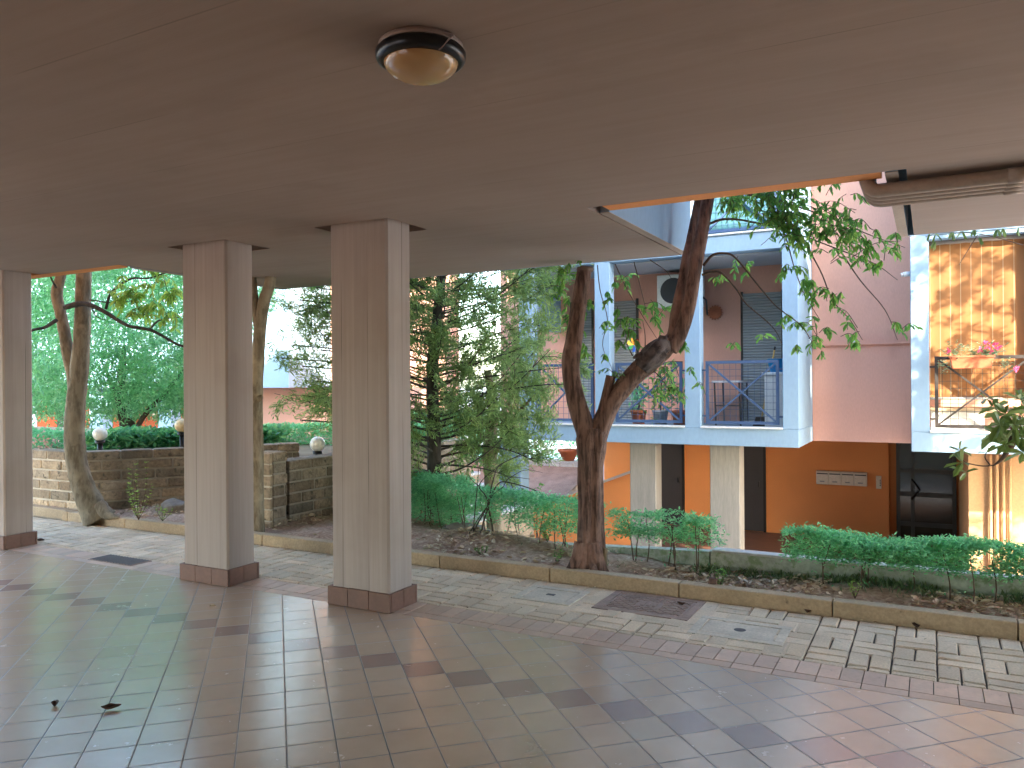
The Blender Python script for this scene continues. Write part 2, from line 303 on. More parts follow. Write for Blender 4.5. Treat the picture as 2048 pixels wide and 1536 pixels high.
def spline(pts, k=6):
    pts = [Vector(p) for p in pts]; q = [pts[0] * 2 - pts[1]] + pts + [pts[-1] * 2 - pts[-2]]; out = []
    for i in range(1, len(q) - 2):
        a, b, c, d = q[i - 1:i + 3]
        for j in range(k):
            t = j / k; out.append(.5 * ((2 * b) + (c - a) * t + (2 * a - 5 * b + 4 * c - d) * t * t + (3 * b - a - 3 * c + d) * t ** 3))
    return out + [pts[-1]]
def lerp_list(vals, n): return list(np.interp(np.linspace(0, 1, n), np.linspace(0, 1, len(vals)), vals))
def fib(n):
    i = np.arange(n) + .5; ph = np.arccos(1 - 2 * i / n); th = np.pi * (1 + 5 ** .5) * i
    return np.stack([np.cos(th) * np.sin(ph), np.sin(th) * np.sin(ph), np.cos(ph)], 1)
# ================================================================== SETTING: grounds
ZC = 2.578; ZL = -1.77                                        # porch ceiling, lower courtyard level
def structure(o): return tag(o, kind='structure')
b = MB()
b.box(-10.6, 4.4, -6.9, 4.15, -.3, 0); structure(b.build('porch_floor', M['tiles']))
b = MB()
def tj(a=.1): k = 1 + random.uniform(-a, a); w = random.uniform(-.025, .025); return (k + w, k, k - w)
for x in np.arange(-10.6, 4.4, .105):                            # soldier course and stretcher course along the edge of the tiles
    z = random.uniform(-.0015, .0015); b.tint(tj(.16)).box(x + .002, x + .103, 4.236, 4.427, -.1, .001 + z)
for x in np.arange(-10.6, 4.4, .21):
    b.tint(tj(.12)).box(x + .002, x + .208, 4.153, 4.232, -.1, .0005)
structure(b.build('clay_border', M['border'], bevel=.002, seg=1))
b = MB(); b.box(-13, 4.4, 4.15, 5.36, -.3, -.012); structure(b.build('paving_bed', M['joint'])); b = MB()
for h_ in ((-2.75, -2.02, 4.66, 5.34), (-2.15, -1.22, 4.72, 5.35), (-1.42, -.62, 4.46, 5.14)): b.box(h_[0], h_[1], h_[2], h_[3], -.02, -.0045 + .0008 * len(b.v) / 8)
structure(b.build('mortar_patch', M['paver']))
HOLES = [(-2.63, -2.14, 4.80, 5.22), (-2.03, -1.34, 4.83, 5.345), (-1.32, -.73, 4.60, 5.02)]
b = MB(); m_ = .2135
def brick(x0, x1, y0, y1):
    cx, cy = (x0 + x1) / 2, (y0 + y1) / 2
    for h in HOLES:
        if h[0] < cx < h[1] and h[2] < cy < h[3]: return
    g = .003 + random.uniform(0, .002); x0 += g; x1 -= g; y0 += g; y1 -= g; y1 = min(y1, 5.345)
    if y1 - y0 < .02: return
    rz = random.uniform(-.02, .02); z = [random.uniform(-.003, .003) + random.uniform(-.002, .002) for _ in range(4)]
    e = .007; c, s_ = math.cos(rz), math.sin(rz)
    def rt(x, y): x -= cx; y -= cy; return (cx + x * c - y * s_, cy + x * s_ + y * c)
    vs = []
    for ins, zz in ((0, -.02), (0, -.008), (e, 0)):
        for i, (x, y) in enumerate(((x0 + ins, y0 + ins), (x1 - ins, y0 + ins), (x1 - ins, y1 - ins), (x0 + ins, y1 - ins))):
            p = rt(x, y); vs.append((p[0], p[1], zz + (z[i] if zz > -.01 else 0)))
    fs = [(8, 9, 10, 11)] + [(r * 4 + i, r * 4 + (i + 1) % 4, r * 4 + 4 + (i + 1) % 4, r * 4 + 4 + i) for r in (0, 1) for i in range(4)]
    b.tint(tj(.13)).add(vs, fs)
nx = int(17.2 / m_)
for i in range(nx):
    x = -13 + i * m_; brick(x, x + m_ / 2, 4.432, 4.49) if i % 2 else brick(x, x + m_, 4.432, 4.49); 
    if i % 2: brick(x + m_ / 2, x + m_, 4.432, 4.49)
    for j in range(4):
        y = 4.49 + j * m_ + random.uniform(-.003, .003)
        if (i + j) % 2: brick(x, x + m_ / 2, y, y + m_); brick(x + m_ / 2, x + m_, y, y + m_)
        else: brick(x, x + m_, y, y + m_ / 2); brick(x, x + m_, y + m_ / 2, y + m_)
structure(b.build('pavement', M['paver']))
b = MB()                                                       # kerb in cast lengths, with a return at its far end
x = -8.56
while x < 4.6:
    b.tint(tj(.07)).box(x + .003, x + .997, 5.36, 5.46, -.2, .098 + random.uniform(-.002, .002)); x += 1.0
b.tint(tj(.07)).box(-8.66, -8.565, 5.36, 6.0, -.2, .1)
for i in range(4): b.tint(tj(.07)).box(-12.8 + i * 1.03, -11.78 + i * 1.03, 5.42, 5.52, -.2, .1)
structure(b.build('kerb', M['kerb'], bevel=.008))
# planter soil, rougher and lower towards the back
BACK = [(-40, 9.0), (-8.7, 9.0), (-6.1, 8.6), (-4.75, 7.05), (-3.2, 6.45), (-1.5, 6.02), (6, 6.02)]
def yback(x): return float(np.interp(x, [p[0] for p in BACK], [p[1] for p in BACK]))
def soilz(x, y):
    t = max(0, (y - 5.46)); edge = min(1, t / .1)
    h = .045 + .05 * mnoise.noise((x * 1.3, y * 1.3, 0)) + .02 * mnoise.noise((x * 6, y * 6, 3)) + .008 * mnoise.noise((x * 19, y * 19, 5))
    if x < -6.2: h += .03
    return h * (.4 + .6 * edge) + .02 - (.07 * max(0, t - .8) if x > -6.1 else 0)
xs = np.arange(-12.8, 4.6, .045); nyk = 34
V = []; 
for x in xs:
    for k in range(nyk + 1):
        y = 5.45 + (yback(x) + .0 - 5.45) * k / nyk; V.append((x, y, soilz(x, y)))
Fq = [(i * (nyk + 1) + k, (i + 1) * (nyk + 1) + k, (i + 1) * (nyk + 1) + k + 1, i * (nyk + 1) + k + 1) for i in range(len(xs) - 1) for k in range(nyk)]
structure(nmesh('soil_bed', np.array(V), np.array(Fq), M['soil'], smooth=True))
b = MB(); b.add([(-600, -600, ZL), (600, -600, ZL), (600, 600, ZL), (-600, 600, ZL)], [(0, 1, 2, 3)]); structure(b.build('courtyard_ground', M['paving_white']))
b = MB(); b.box(-40, -10.62, -7.04, 4.14, -1.7, -.01); b.box(-40, -13.02, 4.15, 5.4, -1.7, -.01); structure(b.build('side_path', M['paver'])); b = MB(); b.box(-40, 40, -40, -7.06, -1.7, -.012); structure(b.build('rear_bounce_court', M['skirt']))  # rear court unseen; terracotta added to bounce warm light into the porch
# upper garden terrace behind the block walls
b = MB(); T_ = [(-60, 5.68), (-8.62, 5.68), (-7.62, 7.18), (-6.28, 7.5), (-6.28, 10.2), (-7.2, 11.2), (-9.0, 11.6), (-60, 11.6)]
n_ = len(T_); b.add([(x, y, .52) for x, y in T_] + [(x, y, -1.76) for x, y in T_], [tuple(range(n_))[::-1]] + [(i, (i + 1) % n_, n_ + (i + 1) % n_, n_ + i) for i in range(n_)])
structure(b.build('garden_terrace', M['terrace']))
# gravel bank at the back of the lower courtyard
b = MB(); b.add([(-14, 17, -.46), (-6.95, 17, -.46), (-6.95, 14.4, -1.2), (-9.5, 13.6, -1.75), (-14, 13.6, -1.75)], [(0, 4, 3, 2, 1)]); structure(b.build('gravel_bank', M['gravelbank']))
# ================================================================== OUR BUILDING (overhead)
bd = thing('apartment_building', 'brown ceilinged apartment block overhead, its open porch floor standing on square concrete pillars', 'building', (-4, 0, 0))
PILX = [(-3.39, True), (-4.885, True), (-7.80, True)]
PX2, PY0, PY1 = .243, 4.137, 4.405
holes = [(c - .315, c + .315, 4.06, 4.51) for c, _ in PILX]
def plate(mb, z0, z1, inside, xe, ye):
    xe, ye = sorted(set(xe)), sorted(set(ye)); nx_, ny_ = len(xe) - 1, len(ye) - 1
    g = [[inside((xe[i] + xe[i + 1]) / 2, (ye[j] + ye[j + 1]) / 2) for j in range(ny_)] for i in range(nx_)]
    ok = lambda i, j: 0 <= i < nx_ and 0 <= j < ny_ and g[i][j]
    for i in range(nx_):
        for j in range(ny_):
            if not g[i][j]: continue
            x0, x1, y0, y1 = xe[i], xe[i + 1], ye[j], ye[j + 1]
            mb.add([(x0, y0, z0), (x1, y0, z0), (x1, y1, z0), (x0, y1, z0)], [(0, 3, 2, 1)]); mb.add([(x0, y0, z1), (x1, y0, z1), (x1, y1, z1), (x0, y1, z1)], [(0, 1, 2, 3)])
            for di, dj, a, c in ((-1, 0, (x0, y1), (x0, y0)), (1, 0, (x1, y0), (x1, y1)), (0, -1, (x0, y0), (x1, y0)), (0, 1, (x1, y1), (x0, y1))):
                if not ok(i + di, j + dj): mb.add([(*a, z0), (*c, z0), (*c, z1), (*a, z1)], [(0, 1, 2, 3)])
XB = [(-6.32, -1.85), (-.10, 4.35)]                            # balconies above the porch edge
def ins(x, y):
    if any(h[0] < x < h[1] and h[2] < y < h[3] for h in holes): return False
    if y < 4.44: return True
    return any(a < x < c for a, c in XB)
b = MB(); plate(b, ZC, ZC + .14, ins, [-10.6, 4.35] + [v for h in holes for v in h[:2]] + [v for q in XB for v in q], [-6.9, 4.44, 6.47] + [v for h in holes for v in h[2:]])
tag(b.build('ceiling', M['ceiling'], bd), 'brown grey painted porch ceiling with faint board lines')
b = MB(); zt = 6.6
b.box(-10.6, 4.35, -6.9, 4.38, ZC + .142, ZC + .3)
for x0, x1 in ((-10.6, -6.42), (-1.76, -.22)): b.box(x0, x1, 4.462, 4.60, ZC + .004, zt)          # orange outer wall between the balconies
b.box(-10.6, 4.35, 4.382, 4.458, ZC + .145, zt); b.box(-10.6, 4.35, -6.9, 4.38, zt, zt + .25); b.box(-10.6, -10.45, -6.89, 4.38, ZC + .301, zt - .001)
for x0, x1 in ((-6.3, -1.87), (-.08, 4.3)): b.box(x0, x1, 4.461, 4.6, ZC + .145, zt)
b.build('outer_wall', M['orange'], bd)
b = MB(); b.box(-10.6, -7.5, -7.05, -6.9, -.3, 2.55); b.box(-3.0, 4.45, -7.05, -6.9, -.3, 2.55); b.box(-10.6, 4.45, -7.05, -6.9, 2.551, zt); b.box(4.352, 4.45, -6.898, 4.38, -.3, zt); b.build('rear_wall', M['tan'], bd)
for (x0, x1) in ((-6.40, -1.77), (-.20, 4.45)):
    b = MB(); b.box(x0, x0 + .06, 4.61 if x0 < -1 else 4.46, 6.5, ZC + .001, zt); b.box(x1 - .06, x1, 4.61, 6.5, ZC + .001, zt)
    b.box(x0 + .061, x1 - .061, 6.472, 6.5, ZC + .002, zt); b.box(x0 + .061, x1 - .061, 4.61, 6.47, zt - .2, zt - .01)
    b.build('balcony', M['white'], bd)
    b = MB(); b.box(x0 - .001, x0 + .061, (4.61 if x0 < -1 else 4.461), 6.501, ZC - .003, ZC + .0005); b.build('soffit_trim', M['pipe'], bd); b = MB(); b.box(x1 - .061, x1 + .001, 4.61, 6.501, ZC - .003, ZC + .0005); b.build('soffit_trim', M['pipe'], bd)
# bundle of pipes under the ceiling, turning up at the wall
b = MB(); PIPES = [4.63, 4.72, 4.81, 4.90]
for i, y in enumerate(PIPES):
    b = MB(); xx = -.30
    arc = [(xx + .06 - .06 * math.sin(a), y, ZC - .052 + .09 - .09 * math.cos(a)) for a in np.linspace(0, math.pi / 2, 6)]
    b.tube([(4.34, y, ZC - .052)] + [tuple(p) for p in arc] + [(xx, y, ZC + .75)], .038, 12)
    for xq in (.35, 1.6, 2.9): b.tube([(xq, y, ZC - .052), (xq + .09, y, ZC - .052)], .041, 12)
    b.build('pipe', M['pipe'], bd)
# pillars
def pillar(cx, label):
    p = thing('pillar', label, 'pillar', (cx, 4.3, 0), 'square concrete pillars of the porch')
    b = MB(); b.box(cx - PX2, cx + PX2, PY0, PY1, .001, ZC + .139); b.build('shaft', M['board'], p, bevel=.014, seg=1)
    b = MB(); t, h = .022, .125; x0, x1, y0, y1 = cx - PX2, cx + PX2, PY0, PY1
    n = 3
    for i in range(n):
        a = x0 - t + (x1 - x0 + 2 * t) * i / n; c = x0 - t + (x1 - x0 + 2 * t) * (i + 1) / n
        b.tint(tj(.1)).box(a + .001, c - .001, y0 - t, y0 - .002, .002, h + random.uniform(-.002, .002)); b.tint(tj(.1)).box(a + .001, c - .001, y1 + .002, y1 + t, .002, h)
    for i in range(2):
        a = y0 + (y1 - y0) * i / 2; c = y0 + (y1 - y0) * (i + 1) / 2
        b.tint(tj(.1)).box(x1 + .002, x1 + t, a + .001, c - .001, .002, h + random.uniform(-.002, .002)); b.tint(tj(.1)).box(x0 - t, x0 - .002, a + .001, c - .001, .002, h)
    b.build('skirting', M['skirt'], p, bevel=.002, seg=1)
pillar(-3.39, 'wide board marked concrete pillar nearest the middle of the porch, in front of the juniper')
pillar(-4.885, 'board marked concrete pillar second from the left, chipped tile skirting at its right corner')
pillar(-7.80, 'grey concrete pillar at the left edge of the photo, only its side face showing')
# ceiling lamp
lp = PD(842, 128, 2.47); lx, ly = lp.x, lp.y
lt = thing('ceiling_lamp', 'round black rimmed ceiling lamp with amber glass dome on the porch ceiling', 'lamp', (lx, ly, ZC))
b = MB(); b.lathe([(0, ZC - .001), (.128, ZC - .001), (.133, ZC - .006), (.133, ZC - .022), (.12, ZC - .024)], (lx, ly, 0), 48); b.build('base_ring', M['lampbase'], lt)
b = MB(); b.lathe([(.121, ZC - .02), (.136, ZC - .022), (.142, ZC - .030), (.142, ZC - .048), (.136, ZC - .058), (.120, ZC - .064), (.117, ZC - .060), (.117, ZC - .03)], (lx, ly, 0), 48); b.build('bezel', M['bezel'], lt)
b = MB(); b.lathe([(.118 * math.cos(a), ZC - .056 - .062 * math.sin(a)) for a in np.linspace(0, math.pi / 2, 14)], (lx, ly, 0), 48); b.build('glass_dome', M['lampglass'], lt)
b = MB(); w0 = Vector((lx + .10, ly + .02, ZC - .004))
b.tube(spline([w0, w0 + Vector((.045, -.07, -.02)), w0 + Vector((.03, -.085, -.05)), w0 + Vector((.012, -.088, -.064))], 5), .0018, 5); b.tube(spline([w0, w0 + Vector((.05, -.06, -.015)), w0 + Vector((.035, -.085, -.045))], 5), .0016, 5)
b.build('wire', M['lampbase'], lt)
# ------------------------------------------------------------------ covers in the paving
def cover_conc(x0, x1, y0, y1, label, slot):
    t = thing('manhole_cover', label, 'manhole cover', ((x0 + x1) / 2, (y0 + y1) / 2, 0), 'covers set in the paving')
    f = MB(); w = .055; e = .006
    f.box(x0, x1, y0, y0 + w, -.02, .004); f.box(x0, x1, y1 - w, y1, -.02, .004); f.box(x0, x0 + w, y0 + w + .001, y1 - w - .001, -.02, .004); f.box(x1 - w, x1, y0 + w + .001, y1 - w - .001, -.02, .004)
    f.build('frame', M['coverconc'], t, bevel=.003, seg=1)
    f = MB(); f.box(x0 + w + e, x1 - w - e, y0 + w + e, y1 - w - e, -.02, .001); lid = f.build('lid', M['coverconc'], t, bevel=.004, seg=1)
    f = MB(); cx, cy = (x0 + x1) / 2, (y0 + y1) / 2
    if slot: f.box(cx - .03, cx + .03, cy - .018, cy + .018, .0015, .004)
    else: f.lathe([(0, .004), (.03, .0035), (.036, .0018)], (cx, cy, 0), 20)
    f.build('handhold', M['acgrille'], lid)
cover_conc(-2.61, -2.16, 4.82, 5.20, 'small square concrete cover with dark slot, nearest the trunk base', True)
cover_conc(-1.30, -.75, 4.62, 5.00, 'rectangular pale concrete cover with round central hole, right of the iron one', False)
t = thing('manhole_cover', 'patterned rusty cast iron cover between the two concrete covers', 'manhole cover', (-1.68, 5.09, 0), 'covers set in the paving')
f = MB(); x0, x1, y0, y1 = -2.01, -1.36, 4.85, 5.335; w = .05
f.box(x0, x1, y0, y0 + w, -.02, .003); f.box(x0, x1, y1 - w, y1, -.02, .003); f.box(x0, x0 + w, y0 + w + .001, y1 - w - .001, -.02, .003); f.box(x1 - w, x1, y0 + w + .001, y1 - w - .001, -.02, .003); f.build('frame', M['castiron'], t, bevel=.002, seg=1)
f = MB(); f.box(x0 + w + .004, x1 - w - .004, y0 + w + .004, y1 - w - .004, -.02, -.001); lid = f.build('lid', M['castiron'], t)
f = MB(); xx0, xx1, yy0, yy1 = x0 + w + .02, x1 - w - .02, y0 + w + .02, y1 - w - .02
nxp, nyp = 15, 10
for i in range(nxp):
    for j in range(nyp):
        cx = xx0 + (xx1 - xx0) * (i + .5) / nxp; cy = yy0 + (yy1 - yy0) * (j + .5) / nyp
        if abs(cx - (x0 + x1) / 2) < .075 and abs(cy - (y0 + y1) / 2) < .06: continue
        if xx0 + .40 < cx < xx0 + .455: continue
        s_ = .011 if (i + j) % 2 else -.011
        f.bar((cx - .013, cy - s_, .0012), (cx + .013, cy + s_, .0012), .009, .005)
f.build('tread_pattern', M['castiron'], lid)
f = MB(); cx, cy = (x0 + x1) / 2, (y0 + y1) / 2
for k in range(3): f.box(cx - .05 + k * .04, cx - .03 + k * .04, cy - .045, cy + .045, 0, .0045)
for k in range(5): f.box(xx0 + .405, xx0 + .45, yy0 + .03 + k * .06, yy0 + .07 + k * .06, 0, .004)
f.build('raised_marking', M['castiron'], lid)
t = thing('drain_grate', 'dark metal drain grate let into the clay border beside the second pillar', 'drain grate', (-6.17, 4.33, 0))
f = MB(); f.box(-6.46, -5.90, 4.225, 4.436, -.02, .004); f.build('tray', M['castiron'], t)
f = MB()
for k in range(14): f.box(-6.44 + k * .0385, -6.425 + k * .0385, 4.235, 4.426, .0045, .010)
f.build('grid', M['grate'], t)
# ================================================================== OPPOSITE BUILDING
def railing(parent, x0, x1, y, z0, mat, mesh_mat=None):
    b = MB(); h = .945; w = .042
    b.box(x0, x0 + w, y, y + .03, z0 + .03, z0 + h); b.box(x1 - w, x1, y, y + .03, z0 + .03, z0 + h)
    b.box(x0 + w, x1 - w, y, y + .03, z0 + h - w, z0 + h); b.box(x0 + w, x1 - w, y, y + .03, z0 + .03, z0 + .03 + w)
    b.bar((x0 + w, y + .012, z0 + h - w), (x1 - w, y + .012, z0 + .03 + w), .024, .042, (0, 1, 0)); b.bar((x0 + w, y + .019, z0 + .03 + w), (x1 - w, y + .019, z0 + h - w), .022, .036, (0, 1, 0))
    for zz in (z0 + .13, z0 + .8):
        b.box(x0 - .055, x0, y + .008, y + .024, zz, zz + .025); b.box(x1, x1 + .055, y + .008, y + .024, zz, zz + .025)
    o = b.build('railing', mat, parent)
    b = MB(); nx_ = int((x1 - x0) / .085); nz = 9
    for i in range(1, nx_):
        x = x0 + (x1 - x0) * i / nx_; b.box(x - .0025, x + .0025, y + .034, y + .038, z0 + .06, z0 + h - .02)
    for i in range(1, nz):
        z = z0 + .05 + (h - .08) * i / nz; b.box(x0 + .02, x1 - .02, y + .0385, y + .042, z - .0025, z + .0025)
    b.build('wire_mesh', mesh_mat or mat, o)
    return o
op = thing('apartment_building', 'peach rendered apartment block with white framed balconies and open orange ground floor across the courtyard', 'building', (-2, 12.8, ZL))
YF, YW, YB = 11.34, 12.8, 17.5
b = MB(); b.box(-7.1, 4.6, YW, YW + .25, .592, 6.5); b.box(-7.1, -6.85, YW + .251, YB + .4, .592, 6.5); b.box(-7.1, 4.6, YW + .251, YB + .4, 6.2, 6.48); b.box(4.35, 4.6, YW + .251, YB + .4, ZL, 6.18)
b.build('wall', M['pink'], op)
b = MB(); b.box(-1.59, -.23, YW - .05, YW - .002, 2.055, 2.085); b.build('string_course', M['pink'], op)
b = MB(); b.box(-6.849, 4.349, YW + .252, YB + .3, .60, .80); b.build('portico_ceiling', M['soffit'], op)
b = MB(); b.box(-6.9, -.75, YB, YB + .25, ZL, .598); b.box(-.98, 4.349, YB + .252, YB + .45, ZL, .598); b.box(.48, 4.349, YB + .05, YB + .249, ZL, .598); b.build('portico_wall', M['orange'], op)
b = MB(); b.box(.48, 4.349, 13.06, 13.2, ZL, .597); b.box(.48, .62, 13.201, YB, ZL, .597); b.build('pipe_wall', M['tan'], op)
for i in range(4): 
    b = MB(); x = .745 + .078 * i; b.tube([(x, 13.0, ZL), (x, 13.0, .588)], .024, 10); b.build('drain_pipe', M['tan'], op)
b = MB(); b.box(-6.9, 4.3, 11.6, YB - .01, ZL + .004, ZL + .02); b.build('portico_floor', M['skirt'], op)
for x0, x1 in ((-6.50, -6.07), (-4.15, -3.73), (-2.90, -2.46)):
    b = MB(); b.box(x0, x1, 11.62, 11.92, ZL, .589); b.build('pillar', M['greycol'] if x0 > -6 else M['white'], op, bevel=.012, seg=1)
for x0, x1 in ((-5.75, -4.99), (-3.95, -3.20)):
    b = MB(); b.box(x0, x1, YB - .035, YB - .003, ZL + .03, .56); o = b.build('dark_door', M['darkdoor'], op)
    b = MB(); b.box(x1, x1 + .05, YB - .05, YB - .001, ZL + .02, .585); b.box(x0 - .05, x0, YB - .05, YB - .001, ZL + .02, .585); b.box(x1 - .1, x1 - .08, YB - .07, YB - .036, ZL + 1.0, ZL + 1.12); b.build('frame', M['black'], o)
# entrance door: frame, side light, glazed leaf
b = MB(); x0, x1 = -.62, .44; yb = YB + .12
for xa in (x0, -.36, x1 - .07): b.box(xa, xa + .07, yb, yb + .06, ZL + .02, .58)
b.box(x0, x1, yb + .005, yb + .055, .50, .585)
for za in (ZL + .02, ZL + .35, ZL + .95, ZL + 1.42): b.box(x0 + .071, -.361, yb + .01, yb + .05, za, za + .09); b.box(-.289, x1 - .071, yb + .01, yb + .05, za, za + .09)
o = b.build('entrance_door', M['doorframe'], op)
b = MB(); b.box(x0 + .05, x1 - .05, yb + .025, yb + .035, ZL + .03, .52); b.build('glass', M['doorglass'], o)
b = MB(); b.tube([(-.34, yb - .02, ZL + 1.30), (-.20, yb - .10, ZL + 1.10), (-.34, yb - .02, ZL + .90)], .018, 8); b.build('handle', M['black'], o)
# balconies on two floors
LEV = [(.59, .84, 3.37), (3.37, 3.62, 6.15)]
BAYS = {0: (-5.95, -1.60, [(-5.95, -5.70), (-4.61, -4.36), (-3.19, -2.96), (-1.81, -1.60)]), 1: (-.22, 4.1, [(-.22, -.01), (1.17, 1.40), (2.55, 2.78), (3.9, 4.1)])}
for li, (zs, zf, zt2) in enumerate(LEV):
    for bi, (bx0, bx1, posts) in BAYS.items():
        b = MB(); b.box(bx0, bx1, YF, YW - .002, zs, zf)
        for p0, p1 in posts: b.box(p0, p1, YF + .001, YF + .2, zf, zt2)
        b.box(bx1 - .10, bx1 - .001, YF + .201, YW - .002, zf, zt2)           # right end wall
        b.box(bx0 + .001, bx0 + .10, YF + .201, YW - .002, zt2 - .95 if bi == 0 else zf, zt2)
        if bi == 1: b.box(bx0 + .002, bx1 - .002, YF + .02, YF + .18, zt2 - .055, zt2 - .001)
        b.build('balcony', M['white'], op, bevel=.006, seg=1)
        for (a, c) in zip(posts[:-1], posts[1:]):
            s = MB(); s.box(a[1] + .002, c[0] - .002, YF - .03, YF + .22, zf + .001, zf + .028); s.build('sill', M['whitebright'], op, bevel=.004, seg=1)
            if li < 2: railing(op, a[1] + .06, c[0] - .06, YF + .07, zf + .03, M['rail_blue'] if bi == 0 else M['rail_dark'])
        b = MB(); b.box(bx0 + .102, bx1 - .102, YF + .201, YW - .003, zt2 - .02, zt2 - .004); b.build('soffit', M['soffit'], op)
for (x0, x1) in ((-2.64, -2.05), (-5.05, -4.43), (-5.62, -5.25)):
    for zf in (.84, 3.62):
        b = MB(); b.box(x0, x1, YW - .03, YW - .004, zf, zf + 2.08); o = b.build('roller_shutter', M['shutter'], op)
        b = MB(); b.box(x0 - .035, x0, YW - .035, YW - .003, zf, zf + 2.11); b.box(x1, x1 + .035, YW - .035, YW - .003, zf, zf + 2.11); b.build('frame', M['bark_dark'], o)
b = MB(); b.box(-2.9, -1.83, YF + .13, YF + .14, 3.66, 4.52); b.build('shade_cloth', M['teal'], op)
b = MB(); b.box(-4.3, -3.25, YF + .13, YF + .14, 3.66, 4.52); b.build('shade_cloth', M['teal'], op)
# ------------------------------------------------------------------ things on and at the opposite building
p = PY(1400, 585, YW)
ac = thing('air_conditioner', 'ivory outdoor air conditioner unit hung high on the balcony wall behind the tree limbs', 'air conditioner', (p.x, YW, p.z - .2))
ax0, ax1, az0, az1 = p.x - .62, p.x + .10, p.z - .25, p.z + .28
b = MB(); b.box(ax0, ax1, YW - .36, YW - .07, az0, az1); cs = b.build('casing', M['ivory'], ac, bevel=.015)
b = MB(); fx, fz = ax0 + .27, (az0 + az1) / 2
b.add([(fx + .21 * math.cos(a), YW - .363, fz + .21 * math.sin(a)) for a in np.linspace(0, 2 * math.pi, 28, endpoint=False)] + [(fx + .19 * math.cos(a), YW - .372, fz + .19 * math.sin(a)) for a in np.linspace(0, 2 * math.pi, 28, endpoint=False)], [tuple(range(55, 27, -1))] + [(i, (i + 1) % 28, 28 + (i + 1) % 28, 28 + i) for i in range(28)])
b.build('fan_grille', M['acgrille'], ac)
b = MB(); b.bar((ax0 + .1, YW - .36, az0 - .015), (ax0 + .1, YW - .004, az0 - .015), .03); b.bar((ax1 - .1, YW - .36, az0 - .015), (ax1 - .1, YW - .004, az0 - .015), .03); b.tube([(ax1, YW - .2, az0 + .15), (ax1 + .05, YW - .2, az0 + .1), (ax1 + .04, YW - .1, az0 - .1), (ax1 + .02, YW - .01, az0 - .12)], .015, 6); b.build('bracket', M['acgrille'], ac)
p = PY(1430, 625, YW - .03)
b = MB(); prof = []
for k in range(48):
    a = 2 * math.pi * k / 48; r = .105 if k % 3 else .125; prof.append((p.x + r * math.cos(a), p.z + r * math.sin(a)))
b.prism_y(prof, YW - .035, YW - .004)
b.add([(p.x + .08 * math.cos(2 * math.pi * k / 20), YW - .037, p.z + .08 * math.sin(2 * math.pi * k / 20)) for k in range(20)] + [(p.x, YW - .06, p.z)], [(k, 20, (k + 1) % 20) for k in range(20)])
tag(b.build('wall_ornament', M['terracotta']), 'round terracotta sun ornament hung on the balcony wall below the air conditioner', 'ornament')
# white cabinet with blue basin, broom
zc = .87
p = PY(1546, 760, YF + .55)
cb = thing('cabinet', 'white plastic cabinet standing in the corner of the balcony', 'cabinet', (-1.95, YF + .55, .84))
b = MB(); b.box(-2.12, -1.72, YF + .36, YF + .75, .842, 1.60); b.build('body', M['ivory'], cb, bevel=.01); b = MB(); b.box(-2.15, -1.70, YF + .33, YF + .78, 1.602, 1.645); b.build('top', M['ivory'], cb, bevel=.01)
b = MB(); b.lathe([(0, .0), (.10, 0), (.14, .19), (.147, .195), (.135, .19), (.097, .01)], (-1.97, YF + .55, 1.647), 24)
tag(b.build('bucket', M['blueplastic']), 'bright blue plastic bucket standing on the white cabinet', 'bucket')
br = thing('broom', 'broom with yellow wooden handle leaning beside the white cabinet', 'broom', (-2.20, YF + .5, .85))
a0, a1 = Vector((-2.19, YF + .52, .98)), PY(1549, 700, YF + .60)
b = MB(); b.tube([a0, a1], .012, 8); hd = b.build('handle', M['yellowwood'], br); b = MB(); b.tube([a1, a1 + (a1 - a0).normalized() * .05], .014, 8); b.build('grip', M['black'], hd)
b = MB(); b.prism_y([(-2.32, .845), (-2.08, .845), (-2.13, .99), (-2.27, .99)], YF + .49, YF + .55); b.build('brush_head', M['black'], br)
tb = thing('folding_table', 'grey folding table with thin legs behind the blue railing', 'table', (-2.72, YF + .9, .84))
b = MB(); b.box(-2.93, -2.50, YF + .55, YF + 1.2, 1.50, 1.53); b.build('table_top', M['soffit'], tb)
for (xa, ya) in ((-2.9, .6), (-2.53, .6), (-2.9, 1.15), (-2.53, 1.15)):
    b = MB(); b.bar((xa, YF + ya, 1.5), (xa + .02, YF + ya, .842), .022); b.build('leg', M['rail_dark'], tb)
b = MB(); b.bar((-2.9, YF + .6, 1.15), (-2.53, YF + .6, 1.15), .018); b.build('stretcher', M['rail_dark'], tb)
# pinwheel clipped to the railing
p = PY(1268, 690, YF + .05); pw = thing('pinwheel', 'small rainbow coloured pinwheel on a stick above the blue railing', 'pinwheel', (p.x, p.y, p.z - .3))
b = MB(); b.tube([(p.x, p.y + .012, p.z - .45), (p.x, p.y + .012, p.z)], .005, 6); b.build('stick', M['paperwhite'], pw)
for k, c in enumerate([(.75, .04, .03), (.80, .30, .02), (.80, .62, .03), (.05, .40, .08), (.03, .15, .60), (.35, .05, .40)]):
    a = k * math.pi / 3 + .3; b = MB(); r = .11
    q = [(p.x, p.y, p.z), (p.x + r * math.cos(a), p.y - .01, p.z + r * math.sin(a)), (p.x + r * math.cos(a + .55), p.y - .045, p.z + r * math.sin(a + .55)), (p.x + .5 * r * math.cos(a + .8), p.y - .03, p.z + .5 * r * math.sin(a + .8))]
    b.add(q, [(0, 1, 2, 3)]); b.build('blade', plain('pinwheel paper %d' % k, c, .5, .02, bump=0), pw)
